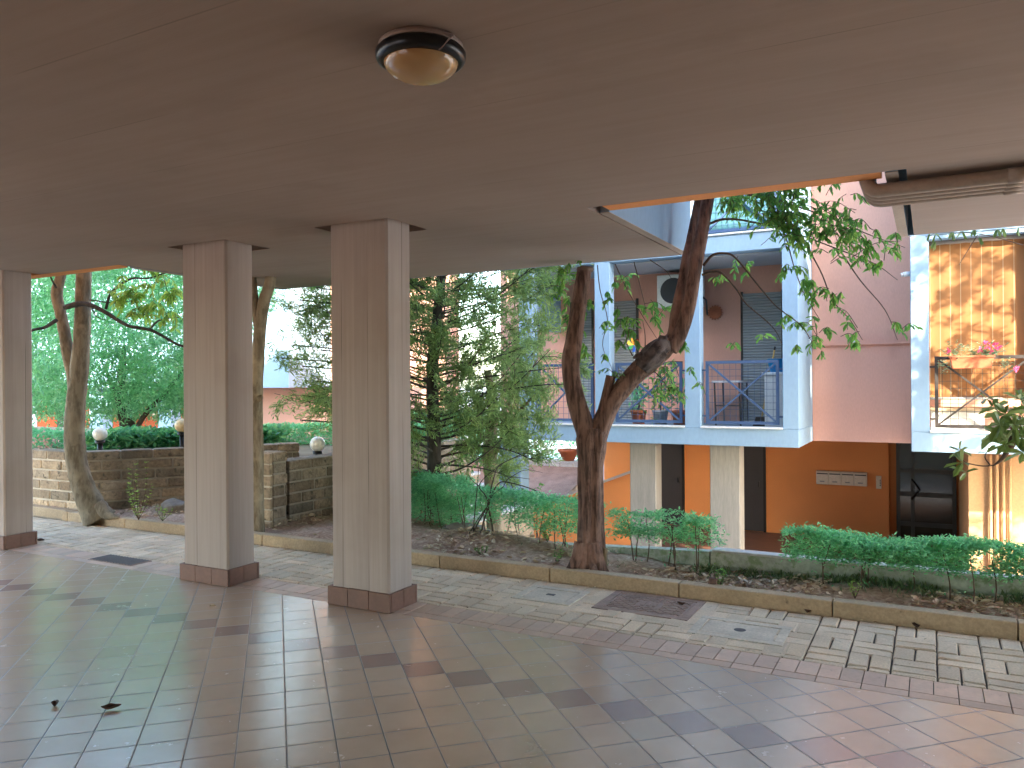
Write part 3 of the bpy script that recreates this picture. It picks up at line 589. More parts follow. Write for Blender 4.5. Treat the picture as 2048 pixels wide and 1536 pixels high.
# mailboxes and intercom
for i in range(4):
    xa = -2.115 + .243 * i; za = -.635 
    mb_ = thing('mailbox', 'cream letterbox on the orange portico wall, ' + ['first of four, farthest from the door', 'second of four, third nearest the door', 'third of four, second nearest the door', 'last of four, nearest the door'][i], 'mailbox', (xa + .12, YB, za), 'letterboxes on the orange wall')
    b = MB(); b.box(xa, xa + .238, YB - .13, YB - .002, za, za + .275); b.build('box', M['mailbox'], mb_, bevel=.005, seg=1)
    b = MB(); b.box(xa + .012, xa + .226, YB - .132, YB - .1305, za + .212, za + .235); b.build('letter_slot', M['label'], mb_)
    b = MB(); b.box(xa + .07, xa + .17, YB - .1335, YB - .1305, za + .045, za + .08); cd = b.build('name_plate', M['paperwhite'], mb_)
    b = MB()
    for q in range(5): b.box(xa + .078 + q * .017, xa + .088 + q * .017, YB - .1345, YB - .1338, za + .055, za + .071)
    b.build('lettering', M['label'], cd)
    b = MB(); b.lathe([(0, .0), (.010, 0), (.010, .003)], (xa + .03, YB - .131, za + .15), 10); b.build('lock', M['label'], mb_)
ic = thing('intercom', 'small grey door intercom panel on the orange wall beside the entrance', 'intercom', (-.93, YB, -.7))
b = MB(); b.box(-.985, -.885, YB - .03, YB - .002, -.68, -.42); b.build('panel', M['mailbox'], ic, bevel=.004, seg=1)
for q in range(4): b = MB(); b.box(-.915, -.895, YB - .034, YB - .0305, -.62 + q * .035, -.60 + q * .035); b.build('button', M['label'], ic)
p = PY(1710, 688, YW - .03); eb = thing('junction_box', 'small white electrical box on the peach wall above the thin ledge', 'junction box', (p.x, YW, p.z))
b = MB(); b.box(p.x - .055, p.x + .055, YW - .045, YW - .003, p.z - .06, p.z + .06); b.build('box', M['ivory'], eb, bevel=.006); b = MB(); b.box(p.x - .012, p.x + .016, YW - .05, YW - .0455, p.z - .03, p.z + .025); b.build('switch', M['label'], eb)
p = PY(1812, 548, YF + .1); wl = thing('wall_light', 'small white cylinder light fixed to the side of the right balcony post', 'light', (-.22, YF + .1, p.z))
b = MB(); b.tube([(-.222, YF + .1, p.z), (-.30, YF + .1, p.z - .005)], .032, 14); b.build('body', M['ivory'], wl); b = MB(); b.tube([(-.301, YF + .1, p.z - .005), (-.33, YF + .1, p.z - .008)], .026, 14); b.build('lens', M['whitebright'], wl)
# awning, shelf cloth, flower box on the right balcony
aw = thing('awning', 'sunlit orange awning with thin pale stripes lowered inside the right balcony', 'awning', (.48, YF + .25, 3.3))
b = MB(); xs_ = np.linspace(0.0, 1.16, 40); zs_ = np.linspace(1.28, 3.31, 14)
vs = [(x, YF + .235 + .006 * math.sin(x * 27) + .02 * (1 - (z - 1.28) / 2.03) * math.sin(x * 5), z) for z in zs_ for x in xs_]
b.smooth = True; b.add(vs, [(i * 40 + j, i * 40 + j + 1, (i + 1) * 40 + j + 1, (i + 1) * 40 + j) for i in range(13) for j in range(39)]); b.build('cloth', M['awning'], aw)
b = MB(); b.tube([(0, YF + .235, 1.275), (1.16, YF + .235, 1.275)], .016, 8); b.build('bottom_bar', M['paperwhite'], aw); b = MB(); b.tube([(-.005, YF + .25, 3.30), (1.165, YF + .25, 3.30)], .035, 12); b.build('roller', M['pipe'], aw)
ch = thing('storage_chest', 'pale storage chest with beige lid behind the dark railing', 'chest', (.5, YF + .7, .84))
b = MB(); b.box(.0, .62, YF + .42, YF + .85, .842, 1.10); b.build('body', M['ivory'], ch, bevel=.01); b = MB(); b.box(-.005, 1.15, YF + .38, YF + .88, 1.101, 1.15); b.build('lid', M['beige'], ch, bevel=.008)
fb = thing('flower_box', 'terracotta window box of pink flowers hung on the dark railing', 'flower box', (.42, YF, 1.68))
x0, x1 = .22, .69; zb = 1.655
b = MB(); y0, y1 = YF + .00, YF + .068
def taper(b, x0, x1, y0, y1, z0, z1, e): b.add([(x0 + e, y0 + e, z0), (x1 - e, y0 + e, z0), (x1 - e, y1 - .0, z0), (x0 + e, y1, z0), (x0, y0, z1), (x1, y0, z1), (x1, y1, z1), (x0, y1, z1)], [(0, 3, 2, 1), (4, 5, 6, 7), (0, 1, 5, 4), (1, 2, 6, 5), (2, 3, 7, 6), (3, 0, 4, 7)])
y0 = YF - .13; y1 = YF + .062
taper(b, x0, x1, y0, y1, zb, zb + .13, .03); b.box(x0 - .012, x1 + .012, y0 - .012, y1 + .006, zb + .131, zb + .16); b.build('pot', M['terracotta'], fb, bevel=.006)
P_, T_d, L_ = [], [], []
for i in range(26):
    st = Vector((random.uniform(x0 - .02, x1 + .02), random.uniform(y0, y1), zb + .15)); ln = random.uniform(.07, .24); d = Vector((random.uniform(-.9, .9), random.uniform(-.8, .3), random.uniform(.2, 1.2))).normalized()
    for j in range(16):
        t_ = (j + 1) / 16; pp = st + d * ln * t_ - Vector((0, 0, .10 * t_ * t_ * (1 - d.z))); a = random.uniform(0, 6.28); P_.append(pp); T_d.append((math.cos(a), math.sin(a), .5)); L_.append(random.uniform(.03, .055))
for (dx, dz) in ((-.07, -.1), (-.1, -.03), (.10, -.04), (.14, -.10), (.13, -.02)):
    for j in range(22): P_.append((x0 + dx + random.gauss(0, .03) if dx < 0 else x1 + dx + random.gauss(0, .03), y0 - .02 + random.gauss(0, .03), zb + .1 + dz + random.gauss(0, .035))); a = random.uniform(0, 6.28); T_d.append((math.cos(a), math.sin(a), random.uniform(-.6, .6))); L_.append(random.uniform(.03, .05))
leaves('foliage', P_, T_d, L_, .014, M['leaf_grey'], fb)
for (u, v) in ((1972, 686), (1990, 690), (1985, 705), (1996, 694), (1978, 696), (1898, 703), (2032, 738), (1962, 700)):
    q = PY(u, v, YF - .08); n_ = 9; a = RNG.uniform(0, 6.28, n_)
    leaves('flower', np.tile(np.array(q), (n_, 1)) + RNG.normal(size=(n_, 3)) * .012, np.stack([np.cos(a), -.4 + 0 * a, np.sin(a)], 1), .034, .026, M['pinkflower'], fb, up=np.array([0, -1., 0]))
# potted plants on the middle balcony bay
for k, (x, y, hh, ww, nn, lab, mt) in enumerate([(-4.05, .42, .55, .16, 120, 'bushy potted plant low in the middle balcony bay, nearest the left post', 'leaf_hedge'), (-3.72, .50, .85, .2, 160, 'tall leafy potted plant in the centre of the middle balcony bay', 'leaf_main'), (-3.40, .45, .60, .2, 150, 'potted plant in the middle balcony bay, nearest the right post', 'leaf_laurel')]):
    t = thing('potted_plant', lab, 'plant', (x, YF + y, .87), 'potted plants on the middle balcony bay')
    b = MB(); b.lathe([(0, 0), (.09, 0), (.12, .2), (.13, .2), (.13, .23), (.11, .23), (.1, .19), (0, .19)], (x, YF + y, .845), 20); b.build('pot', M['terracotta'] if k != 1 else M['soffit'], t)
    b = MB(); b.tube([(x, YF + y, 1.0), (x + .02, YF + y, .95 + hh * .6), (x, YF + y, .9 + hh)], [.012, .01, .004], 6); b.build('stem', M['twig'], t)
    pz = RNG.normal(size=(nn, 3)) * np.array([ww * .6, ww * .5, hh * .27]) + np.array([x, YF + y, 1.02 + hh * .5]); leaves('foliage', pz, RNG.normal(size=(nn, 3)), .09, .04, M[mt], t)
# ================================================================== FAR BUILDING AT LEFT
fa = thing('apartment_building', 'pale sunlit apartment block with rust red ground floor behind the laurel tree', 'building', (-20, 15.5, -.9))
b = MB(); b.box(-42, -13.6, 14.0, 15.498, 1.45, 7.6); b.build('balcony', M['white'], fa)
b = MB(); b.box(-13.598, -9.9, 15.5, 15.8, -1.76, 7.8); b.box(-17.5, -13.601, 15.5, 15.8, -1.76, 1.448); b.box(-42, -13.601, 15.501, 15.8, 1.449, 7.8); b.box(-42, -9.9, 15.802, 20, 7.3, 7.8); b.build('wall', M['pink'], fa)
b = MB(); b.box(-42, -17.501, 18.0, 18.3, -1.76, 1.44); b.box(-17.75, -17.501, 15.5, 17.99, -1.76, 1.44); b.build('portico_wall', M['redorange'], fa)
for x0, x1 in ((-21.75, -21.15), (-18.75, -18.2), (-25.5, -24.9)):
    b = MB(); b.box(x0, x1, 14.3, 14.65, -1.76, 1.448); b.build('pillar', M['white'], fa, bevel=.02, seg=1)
for u0, u1, v0 in ((248, 262, 810), (115, 135, 840)):
    a, c = PY(u0, 850, 17.97), PY(u1, 850, 17.97); b = MB(); b.box(a.x, c.x, 17.95, 17.995, -1.7, 1.3); b.build('dark_door', M['darkdoor'], fa)
a, c = PY(240, 850, 17.97), PY(270, 850, 17.97); b = MB(); b.box(a.x, c.x, 17.93, 17.96, -1.7, 1.2); b.build('entrance_door', M['darkdoor'], fa)
for i, (u, v) in enumerate(((284, 835), (292, 831), (300, 831), (308, 832))):
    q = PY(u, v, 17.9); b = MB(); b.box(q.x - .09, q.x + .09, 17.88, 17.998, q.z - .11, q.z + .11)
    tag(b.build('mailbox', M['mailbox'] if i in (0, 3) else M['redorange'], bevel=.01), ['pale letterbox on the rust red far wall, nearest the dark door', 'red letterbox on the far wall, beside the pale one nearest the door', 'red letterbox on the far wall, beside the pale one nearest the white pillar', 'pale letterbox on the rust red far wall, nearest the white pillar'][i], 'mailbox', 'letterboxes on the rust red far wall')
# ================================================================== BLOCK WALLS, STEPS, LOW WALLS
def block_wall(name, path, z0, z1, thick, label, mats, group, ch=.118, bl=.37, cap=None):
    t = thing(name, label, 'garden wall', (*path[0], z0), group); core = MB(); bl_ = MB()
    for (a, c) in zip(path[:-1], path[1:]):
        A, C = Vector(a), Vector(c); dd = (C - A).normalized() * .02; core.obox(A + dd, C - dd, thick - .026, z0 - .2, z1 - .012)
        A, C = Vector(a), Vector(c); d = C - A; ln = d.length; d.normalize(); zc_ = z1; r = 0
        while zc_ > z0 - .1:
            zb_ = zc_ - ch; s0 = -(r % 2) * bl / 2
            while s0 < ln - .02:
                s1 = min(s0 + bl * random.uniform(.92, 1.08), ln); sa = max(s0, 0)
                if s1 - sa > .04:
                    k = random.uniform(.7, 1.3); w_ = random.uniform(-.05, .05); bl_.tint((k + w_, k, k - w_))
                    p0, p1 = A + d * (sa + .009), A + d * (s1 - .009); bl_.obox(p0, p1, thick + random.uniform(-.008, .008), zb_ + .018, zc_ - random.uniform(0, .004))
                s0 = s1
            zc_ = zb_; r += 1
    core.build('mortar', mats[1], t); bl_.build('blockwork', mats[0], t, bevel=.008, seg=1)
    if cap:
        cp = MB()
        for (a, c) in zip(path[:-1], path[1:]): cp.obox(a, c, thick + .02, z1 + .001, z1 + cap)
        cp.build('coping', M['stonewhite'], t, bevel=.008, seg=1)
    return t
G_ = 'tufa block walls of the planting beds'
block_wall('garden_wall', [(-14, 5.66), (-8.62, 5.66)], .05, .75, .24, 'pale tufa block wall at the far left behind the leaning tree', (M['tufa'], M['mortar']), G_)
block_wall('garden_wall', [(-8.60, 5.60), (-7.60, 7.05), (-7.25, 7.62)], .05, .76, .22, 'dark block wall running back from the leaning tree below the laurel hedge', (M['tufadark'], M['mortardark']), G_)
block_wall('garden_wall', [(-6.13, 6.16), (-6.13, 9.9)], -.6, .70, .28, 'dark block wall between the two front pillars, lower than its end pier', (M['tufadark'], M['mortardark']), G_)
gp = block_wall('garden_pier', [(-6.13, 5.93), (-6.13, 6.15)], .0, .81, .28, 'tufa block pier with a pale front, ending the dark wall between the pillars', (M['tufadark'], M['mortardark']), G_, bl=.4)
b = MB()  # paler blocks laid over the front face of the dark pier
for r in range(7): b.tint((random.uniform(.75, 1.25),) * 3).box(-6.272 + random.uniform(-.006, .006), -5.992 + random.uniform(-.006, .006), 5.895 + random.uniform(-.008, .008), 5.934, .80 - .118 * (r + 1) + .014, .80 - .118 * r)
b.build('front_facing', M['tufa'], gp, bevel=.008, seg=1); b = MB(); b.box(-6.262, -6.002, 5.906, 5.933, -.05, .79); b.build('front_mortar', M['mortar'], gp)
st = thing('stone_steps', 'stepped stone block planter walls with pale tops behind the clipped hedge', 'steps', (-6.6, 10.2, ZL)); bs = MB(); cp = MB()
for i in range(6):
    xa = -7.5 + .33 * i; z1 = .33 - .13 * i - (.05 if i > 2 else 0)
    bs.tint((random.uniform(.8, 1.2),) * 3).box(xa, xa + .325, 9.9 - .12 * i, 11.0, ZL, z1 - .05); cp.tint(tj(.06)).box(xa - .01, xa + .335, 9.88 - .12 * i, 11.02, z1 - .049, z1)
bs.build('blockwork', M['tufa'], st, bevel=.01); cp.build('coping', M['stonewhite'], st, bevel=.008)
block_wall('planter_wall', [(-14, 17.1), (-6.95, 17.1)], -1.0, -.40, .3, 'low pale block planter wall above the gravel bank at the back', (M['stonewhite'], M['mortar']), G_, cap=.06, ch=.16)
b = MB(); b.prism_y([(-7.35, ZL), (-4.9, ZL), (-4.9, -.16), (-7.35, -1.12)], 14.2, 14.4); rp_ = b.build('ramp_parapet', M['orange']); tag(rp_, 'sloping orange ramp parapet with grey top, seen left of the trunk', 'parapet')
b = MB(); b.prism_y([(-7.37, -1.119), (-4.9, -.157), (-4.9, -.11), (-7.37, -1.07)], 14.17, 14.43); b.build('coping', M['soffit'], rp_)
b = MB()                                                        # low retaining wall at the back of the soil
pth = [(5.5, 6.07), (-1.5, 6.07), (-3.2, 6.51), (-4.75, 7.12), (-5.98, 8.6)]; zt_ = [.195, .195, .03, -.02, -.04]
for i in range(4):
    (ax, ay), (cx, cy) = pth[i], pth[i + 1]; d = Vector((cx - ax, cy - ay)).normalized(); n_ = Vector((d.y, -d.x)) * .05 * -1
    if n_.y > 0: n_ = -n_
    q = [(ax + n_.x, ay + n_.y), (cx + n_.x, cy + n_.y), (cx - n_.x, cy - n_.y), (ax - n_.x, ay - n_.y)]; zz = [zt_[i], zt_[i + 1], zt_[i + 1], zt_[i]]
    if i == 1: zz = [.195, .03, .03, .195]
    b.add([(x, y, ZL) for x, y in q] + [(x, y, z) for (x, y), z in zip(q, zz)], [(0, 3, 2, 1), (4, 5, 6, 7), (0, 1, 5, 4), (1, 2, 6, 5), (2, 3, 7, 6), (3, 0, 4, 7)])
rw = b.build('retaining_wall', M['mossy']); tag(rw, 'low mossy concrete wall at the back of the soil bed behind the clipped hedges', 'garden wall')
b = MB(); b.box(-1.49, 5.5, 6.015, 6.125, .1955, .215); b.build('coping', M['stonewhite'], rw, bevel=.006)
p = PY(1132, 931, 16.9); b = MB(); b.lathe([(0, 0), (.13, 0), (.24, .22), (.26, .22), (.26, .27), (.22, .27), (.2, .22), (0, .2)], (p.x, 17.05, -.338), 20)
tag(b.build('flower_pot', M['terracotta']), 'small terracotta bowl standing on the pale planter wall beyond the trunk', 'pot')
# globe lamps
def globe(u, v, D, r, label, m, zb):
    q = PD(u, v, D); t = thing('garden_lamp', label, 'lamp', (q.x, q.y, zb), 'globe lamps in the garden beds')
    b = MB(); b.lathe([(r * math.sin(a), q.z - r * math.cos(a)) for a in np.linspace(.35, math.pi, 18)], (q.x, q.y, 0), 28); b.build('globe', m, t)
    b = MB(); b.lathe([(.052, q.z - r - .03), (.058, q.z - r * .93), (.03, q.z - r * .93)], (q.x, q.y, 0), 18); b.tube([(q.x, q.y, zb), (q.x, q.y, q.z - r - .02)], .03, 12); b.build('post', M['black'], t)
globe(200, 868, 9.25, .081, 'white globe garden lamp beside the leaning tree, above the laurel hedge', M['globe'], .5)
globe(635, 888, 9.25, .089, 'white globe garden lamp just left of the widest pillar, above the dark wall', M['globe'], .5)
globe(364, 851, 9.6, .086, 'yellowed globe garden lamp half hidden by the pillar with chipped skirting', M['globewarm'], .5)
def rock(c, r, sq, label):
    me = bpy.data.meshes.new('rock'); V = fib(240); import bmesh as _bm
    bm = _bm.new(); _bm.ops.create_icosphere(bm, subdivisions=4, radius=1)
    for v in bm.verts:
        p = v.co.copy(); k = 1 + .28 * mnoise.noise(p * 1.6 + Vector(c)) + .08 * mnoise.noise(p * 6 + Vector(c)); v.co = Vector((p.x * r * k * sq[0], p.y * r * k * sq[1], p.z * r * k * sq[2])) + Vector(c)
    bm.to_mesh(me); bm.free(); me.materials.append(M['rock']); me.polygons.foreach_set('use_smooth', np.ones(len(me.polygons), dtype=bool))
    return tag(link(bpy.data.objects.new('rock', me)), label, 'rock')
q = PD(352, 1000, 8.7); rock((q.x, q.y, .12), .17, (1.2, .8, .7), 'pale rounded rock against the dark wall, partly behind the second pillar')
q = PZ(930, 1066, 0); rock((q.x, q.y, .02), .16, (1.5, .9, .5), 'low flat rock left of the bare shrub stems')
q = PZ(975, 1074, 0); rock((q.x, q.y, .0), .13, (1.6, .9, .5), 'low flat rock under the bare shrub stems')
# ================================================================== VEGETATION
def ridged(seed, amp=.13):
    def f(an, t, p): return 1 + amp * (.5 * math.sin(3 * an + 2.2 * t + seed) + .35 * math.sin(7 * an - 3 * t + seed * 2)) + .10 * mnoise.noise((p.x * 9 + an, p.y * 9 + seed, p.z * 5)) + .05 * mnoise.noise((math.cos(an) * 4, math.sin(an) * 4 + seed, p.z * 14))
    return f
def limb(mb, pts, rads, n=18, k=8, amp=.13, seed=0.):
    q = spline(pts, k); mb.tube(q, lerp_list(rads, len(q)), n, ridged(seed, amp)); return q
def path_px(lst, d0, d1=None):
    d1 = d1 or d0; n = len(lst); return [PD(u, v, d0 + (d1 - d0) * i / max(1, n - 1)) for i, (u, v) in enumerate(lst)]
# ---- main forked tree
mt = thing('forked_tree', 'reddish brown forked tree trunk with a knobbly right limb growing behind the kerb', 'tree', tuple(PZ(1178, 1142, .05)))
D0 = 6.02; b = MB()
limb(b, path_px([(1176, 1152), (1178, 1128), (1180, 1085), (1181, 1000), (1181, 920), (1183, 880), (1184, 856)], D0), [.140, .118, .096, .087, .091, .112, .09], 36, 12, .26, .4)
limb(b, path_px([(1180, 900), (1168, 850), (1150, 790), (1142, 735), (1148, 685), (1157, 620), (1166, 560), (1170, 537)], D0, D0 + .1), [.078, .077, .071, .070, .066, .060, .057, .056], 20, 8, .13, 2.)
limb(b, path_px([(1186, 905), (1204, 850), (1228, 800), (1262, 757), (1296, 724), (1325, 700), (1345, 678)], D0, D0 - .08), [.078, .074, .069, .073, .082, .074, .057], 20, 8, .15, 4.)
limb(b, path_px([(1335, 695), (1348, 665), (1353, 622), (1366, 562), (1374, 513), (1384, 470), (1396, 411), (1410, 330), (1418, 230)], D0 - .06, D0 + .1), [.055, .05, .046, .042, .040, .038, .036, .033, .03], 14, 8, .1, 6.)
limb(b, path_px([(1340, 698), (1357, 675), (1377, 616), (1389, 547), (1401, 486), (1416, 401), (1440, 310), (1470, 200)], D0 - .1, D0 - .1), [.06, .056, .052, .049, .047, .046, .042, .035], 14, 8, .1, 8.)
limb(b, path_px([(1199, 860), (1205, 825), (1213, 790), (1222, 752)], D0 - .03), [.05, .041, .036, .036], 14, 8, .15, 9.)
for du, s_ in ((-42, 1.), (30, 2.), (8, 3.)): limb(b, [PD(1178 + du * .35, 1085, D0 - .05), PD(1178 + du * .6, 1125, D0 - .07), PD(1178 + du * 1.05, 1152, D0 - (.14 if du == 8 else .06))], [.05, .055, .045], 12, 6, .2, s_)
b.build('trunk', M['bark_main'], mt)
b = MB(); limb(b, path_px([(1283, 738), (1300, 716), (1322, 694), (1340, 690)], D0 - .12, D0 - .14), [.05, .082, .078, .03], 18, 8, .35, 11.)
limb(b, path_px([(1305, 712), (1322, 690), (1327, 672)], D0 - .12), [.05, .05, .03], 12, 6, .4, 13.); limb(b, path_px([(1290, 712), (1275, 712), (1266, 716)], D0 - .1), [.035, .022, .008], 10, 6, .3, 14.)
b.build('burl', M['bark_burl'], mt)
b = MB(); c = PD(1170, 536, D0 + .1); b.lathe([(0, .008), (.03, .012), (.062, .004), (.068, -.012), (.06, -.03)], tuple(c), 18); b.build('sawn_end', M['cutwood'], mt)
# twigs and leaves given as clusters around branch paths
TW = MB(); LP, LT, LL = [], [], []
def leafy(c, rad, n, D=None, droop=.6, size=(.045, .078), start=None, tw=None, P_=None, T_=None, L_=None):
    tw = tw or TW; P_ = LP if P_ is None else P_; T_ = LT if T_ is None else T_; L_ = LL if L_ is None else L_
    k = max(2, n // 6); base = Vector(start) if start is not None else Vector(c)
    for i in range(k):
        e = Vector(c) + Vector((random.gauss(0, .62), random.gauss(0, .62), random.gauss(-.12, .5))) * rad
        s = base.lerp(Vector(c), random.uniform(.55, 1)) + Vector((random.gauss(0, .42), random.gauss(0, .42), random.gauss(.15, .4))) * rad
        mid = (s + e) / 2 + Vector((0, 0, .10 * rad + .03)); q = spline([s, mid, e], 4); tw.tube(q, lerp_list([.0028, .0014], len(q)), 4)
        d = (e - s); m = max(2, round(n / k))
        for j in range(m):
            t = .25 + .75 * (j + random.random() * .5) / m; p = q[min(len(q) - 1, int(t * (len(q) - 1)))]
            dn = d.normalized(); sd_ = dn.cross(Vector((0, 0, 1))); sd_ = (sd_.normalized() if sd_.length > .05 else Vector((1, 0, 0))) * (1 if j % 2 else -1) * random.uniform(.4, 1.1); tv = dn * random.uniform(.3, 1.) + sd_ + Vector((0, 0, -droop * random.uniform(.3, 2.2))); T_.append(tuple(tv)); P_.append(p); L_.append(random.uniform(*size))
BR = [[(1407, 531), (1426, 510), (1453, 507), (1474, 519), (1519, 574), (1553, 613), (1601, 650), (1625, 685)], [(1404, 550), (1423, 544), (1444, 547), (1474, 580), (1492, 607), (1535, 644), (1553, 665), (1565, 690)],
      [(1420, 447), (1444, 439), (1474, 439), (1504, 444), (1540, 452), (1600, 470), (1680, 500), (1750, 528), (1795, 560)], [(1428, 375), (1480, 385), (1540, 400), (1600, 415), (1670, 440), (1740, 470), (1810, 495)],
      [(1600, 470), (1640, 540), (1665, 600), (1700, 640), (1725, 680)], [(1680, 500), (1720, 560), (1770, 620), (1795, 680)], [(1540, 400), (1570, 470), (1590, 540), (1610, 590), (1640, 640)]]
for i, l in enumerate(BR):
    q = spline(path_px(l, D0 - .05 + .05 * (i % 3), D0 - .35 + .2 * (i % 4)), 6); TW.tube(q, lerp_list([.011 if i < 4 else .006, .0022], len(q)), 6)
for (u, v, rp, n, D) in [(1450, 405, 34, 60, 6.1), (1495, 400, 40, 75, 6.2), (1535, 405, 45, 90, 5.9), (1575, 400, 42, 90, 5.8), (1560, 450, 50, 110, 5.9), (1605, 450, 48, 110, 5.8), (1590, 490, 38, 60, 5.8), (1650, 455, 44, 85, 5.7), (1690, 470, 42, 80, 5.6), (1730, 490, 36, 50, 5.6), (1670, 505, 36, 50, 5.7), (1787, 497, 26, 22, 5.5), (1748, 545, 24, 22, 5.6), (1640, 590, 34, 50, 5.8), (1670, 600, 22, 20, 5.7),
      (1590, 545, 24, 26, 5.8), (1612, 575, 18, 14, 5.8), (1650, 660, 26, 22, 5.7), (1700, 655, 26, 22, 5.7), (1720, 690, 14, 8, 5.7), (1790, 665, 22, 16, 5.5), (1625, 690, 20, 16, 5.8), (1600, 650, 18, 12, 5.8), (1565, 640, 16, 10, 5.8), (1700, 395, 26, 12, 5.6), (1655, 380, 22, 18, 5.7), (1600, 375, 30, 40, 5.8), (1490, 540, 22, 22, 6.3), (1440, 560, 18, 10, 6.0), (1520, 680, 16, 12, 6.3), (1470, 690, 14, 8, 6.2), (1585, 700, 16, 10, 5.9), (1640, 720, 12, 6, 5.8),
      (1145, 545, 30, 40, 6.9), (1115, 560, 24, 24, 6.9), (1125, 590, 22, 24, 6.6), (1150, 640, 26, 40, 6.4), (1160, 690, 24, 36, 6.3), (1175, 610, 16, 16, 6.3), (1215, 600, 22, 16, 6.7), (1240, 560, 22, 14, 6.9), (1215, 660, 22, 14, 6.5), (1250, 575, 20, 14, 6.8), (1295, 625, 30, 36, 6.4), (1320, 650, 20, 18, 6.2), (1245, 640, 22, 26, 6.2), (1260, 672, 26, 34, 6.0), (1290, 690, 18, 14, 5.95), (1235, 690, 14, 10, 5.95), (1225, 755, 18, 22, 5.98), (1330, 760, 28, 44, 5.95), (1350, 785, 24, 34, 5.95), (1318, 790, 20, 22, 5.95), (1372, 690, 16, 14, 5.95), (1380, 745, 16, 12, 5.95), (1400, 780, 12, 6, 6.0), (1215, 720, 14, 8, 6.1)]:
    leafy(PD(u, v, D), rp * D / F * 1.15, int(n * 1.15), size=(.046, .078) if v < 700 else (.036, .06))
for l, D in (([(1195, 530), (1200, 580), (1215, 640), (1205, 690), (1225, 740)], 6.6), ([(1230, 528), (1255, 580), (1290, 640), (1322, 690)], 6.7), ([(1268, 524), (1280, 570), (1292, 620)], 6.65), ([(1300, 520), (1330, 540), (1345, 560)], 6.65), ([(1265, 712), (1255, 690), (1250, 660)], 5.95), ([(1290, 705), (1290, 670), (1285, 640)], 5.95), ([(1300, 735), (1325, 760), (1350, 800)], 5.95)):
    q = spline(path_px(l, D), 5); TW.tube(q, lerp_list([.005, .0018], len(q)), 5)
# part of the crown above the notch, out of the picture, that throws the dapple
for i in range(36): leafy((random.uniform(-1.4, -.4), random.uniform(5.0, 6.8), random.uniform(3.4, 5.2)), .35, 26)
TW.build('twig_growth', M['twig'], mt); leaves('foliage', LP, LT, LL, np.array(LL) * .44, M['leaf_main'], mt, fold=.18, droop=.22)
sk = thing('wooden_stake', 'short mossy wooden stake standing right beside the forked trunk', 'stake', tuple(PZ(1211, 1145, .05)))
b = MB(); limb(b, [PZ(1211, 1148, .03), PD(1210, 1118, 5.95), PD(1211, 1096, 5.95)], [.022, .02, .015], 10, 5, .2, 3.); b.build('post', M['bark_olive'], sk)
# ---- leaning tree at left
lt_ = thing('leaning_tree', 'olive barked tree leaning over the kerb corner with two upright limbs', 'tree', tuple(PZ(190, 1034, .06)))
b = MB(); D1 = 8.55
limb(b, path_px([(200, 1040), (186, 1015), (168, 975), (155, 930), (149, 880), (151, 820), (157, 760), (163, 690), (166, 620), (168, 545), (172, 450), (180, 300)], D1, D1 - .1), [.17, .135, .118, .108, .104, .100, .092, .085, .08, .075, .07, .06], 22, 8, .08, 1.)
limb(b, path_px([(152, 800), (145, 750), (133, 690), (122, 630), (114, 588), (122, 548), (135, 470), (130, 350)], D1, D1 + .1), [.07, .066, .06, .056, .058, .05, .045, .04], 16, 8, .1, 5.)
limb(b, path_px([(200, 1012), (215, 1030), (238, 1036)], D1 - .05, D1 - .2), [.08, .05, .015], 12, 6, .2, 2.); b.build('trunk', M['bark_olive'], lt_)
b = MB(); LP2, LT2, LL2 = [], [], []
for l, r in (([(130, 615), (160, 608), (185, 612), (212, 625), (240, 643), (262, 653), (300, 660), (325, 672), (358, 690), (400, 700)], .03), ([(212, 618), (220, 590), (240, 570), (265, 557), (300, 556), (345, 540)], .016), ([(300, 657), (320, 640), (358, 635)], .012), ([(114, 640), (90, 655), (62, 662), (20, 690)], .022), ([(185, 618), (192, 632), (210, 640)], .009), ([(112, 575), (100, 550), (96, 520)], .012), ([(180, 600), (230, 606), (270, 600)], .008)):
    q = spline(path_px(l, 8.4, 8.1), 5); b.tube(q, lerp_list([r, r * .4], len(q)), 7, ridged(r * 99, .15))
for (u, v, rp, n) in [(250, 590, 30, 40), (270, 600, 26, 40), (300, 580, 26, 30), (285, 620, 28, 44), (310, 615, 26, 40), (340, 600, 24, 30), (335, 640, 22, 30), (265, 640, 20, 24), (235, 610, 22, 24), (330, 560, 24, 26), (345, 585, 20, 20), (310, 545, 22, 16), (250, 560, 24, 16), (395, 640, 40, 60)]:
    leafy(PD(u, v, 8.1), rp * 8.1 / F, n, size=(.06, .10), tw=b, P_=LP2, T_=LT2, L_=LL2)
for i in range(8): 
    cc = Vector((random.uniform(-10, -8.2), random.uniform(4.8, 6.6), random.uniform(3.2, 5.5))); leafy(cc, .4, 30, tw=b, P_=LP2, T_=LT2, L_=LL2)
b.build('branchwork', M['bark_dark'], lt_); leaves('foliage', LP2, LT2, LL2, np.array(LL2) * .42, M['leaf_pale'], lt_, droop=.2)
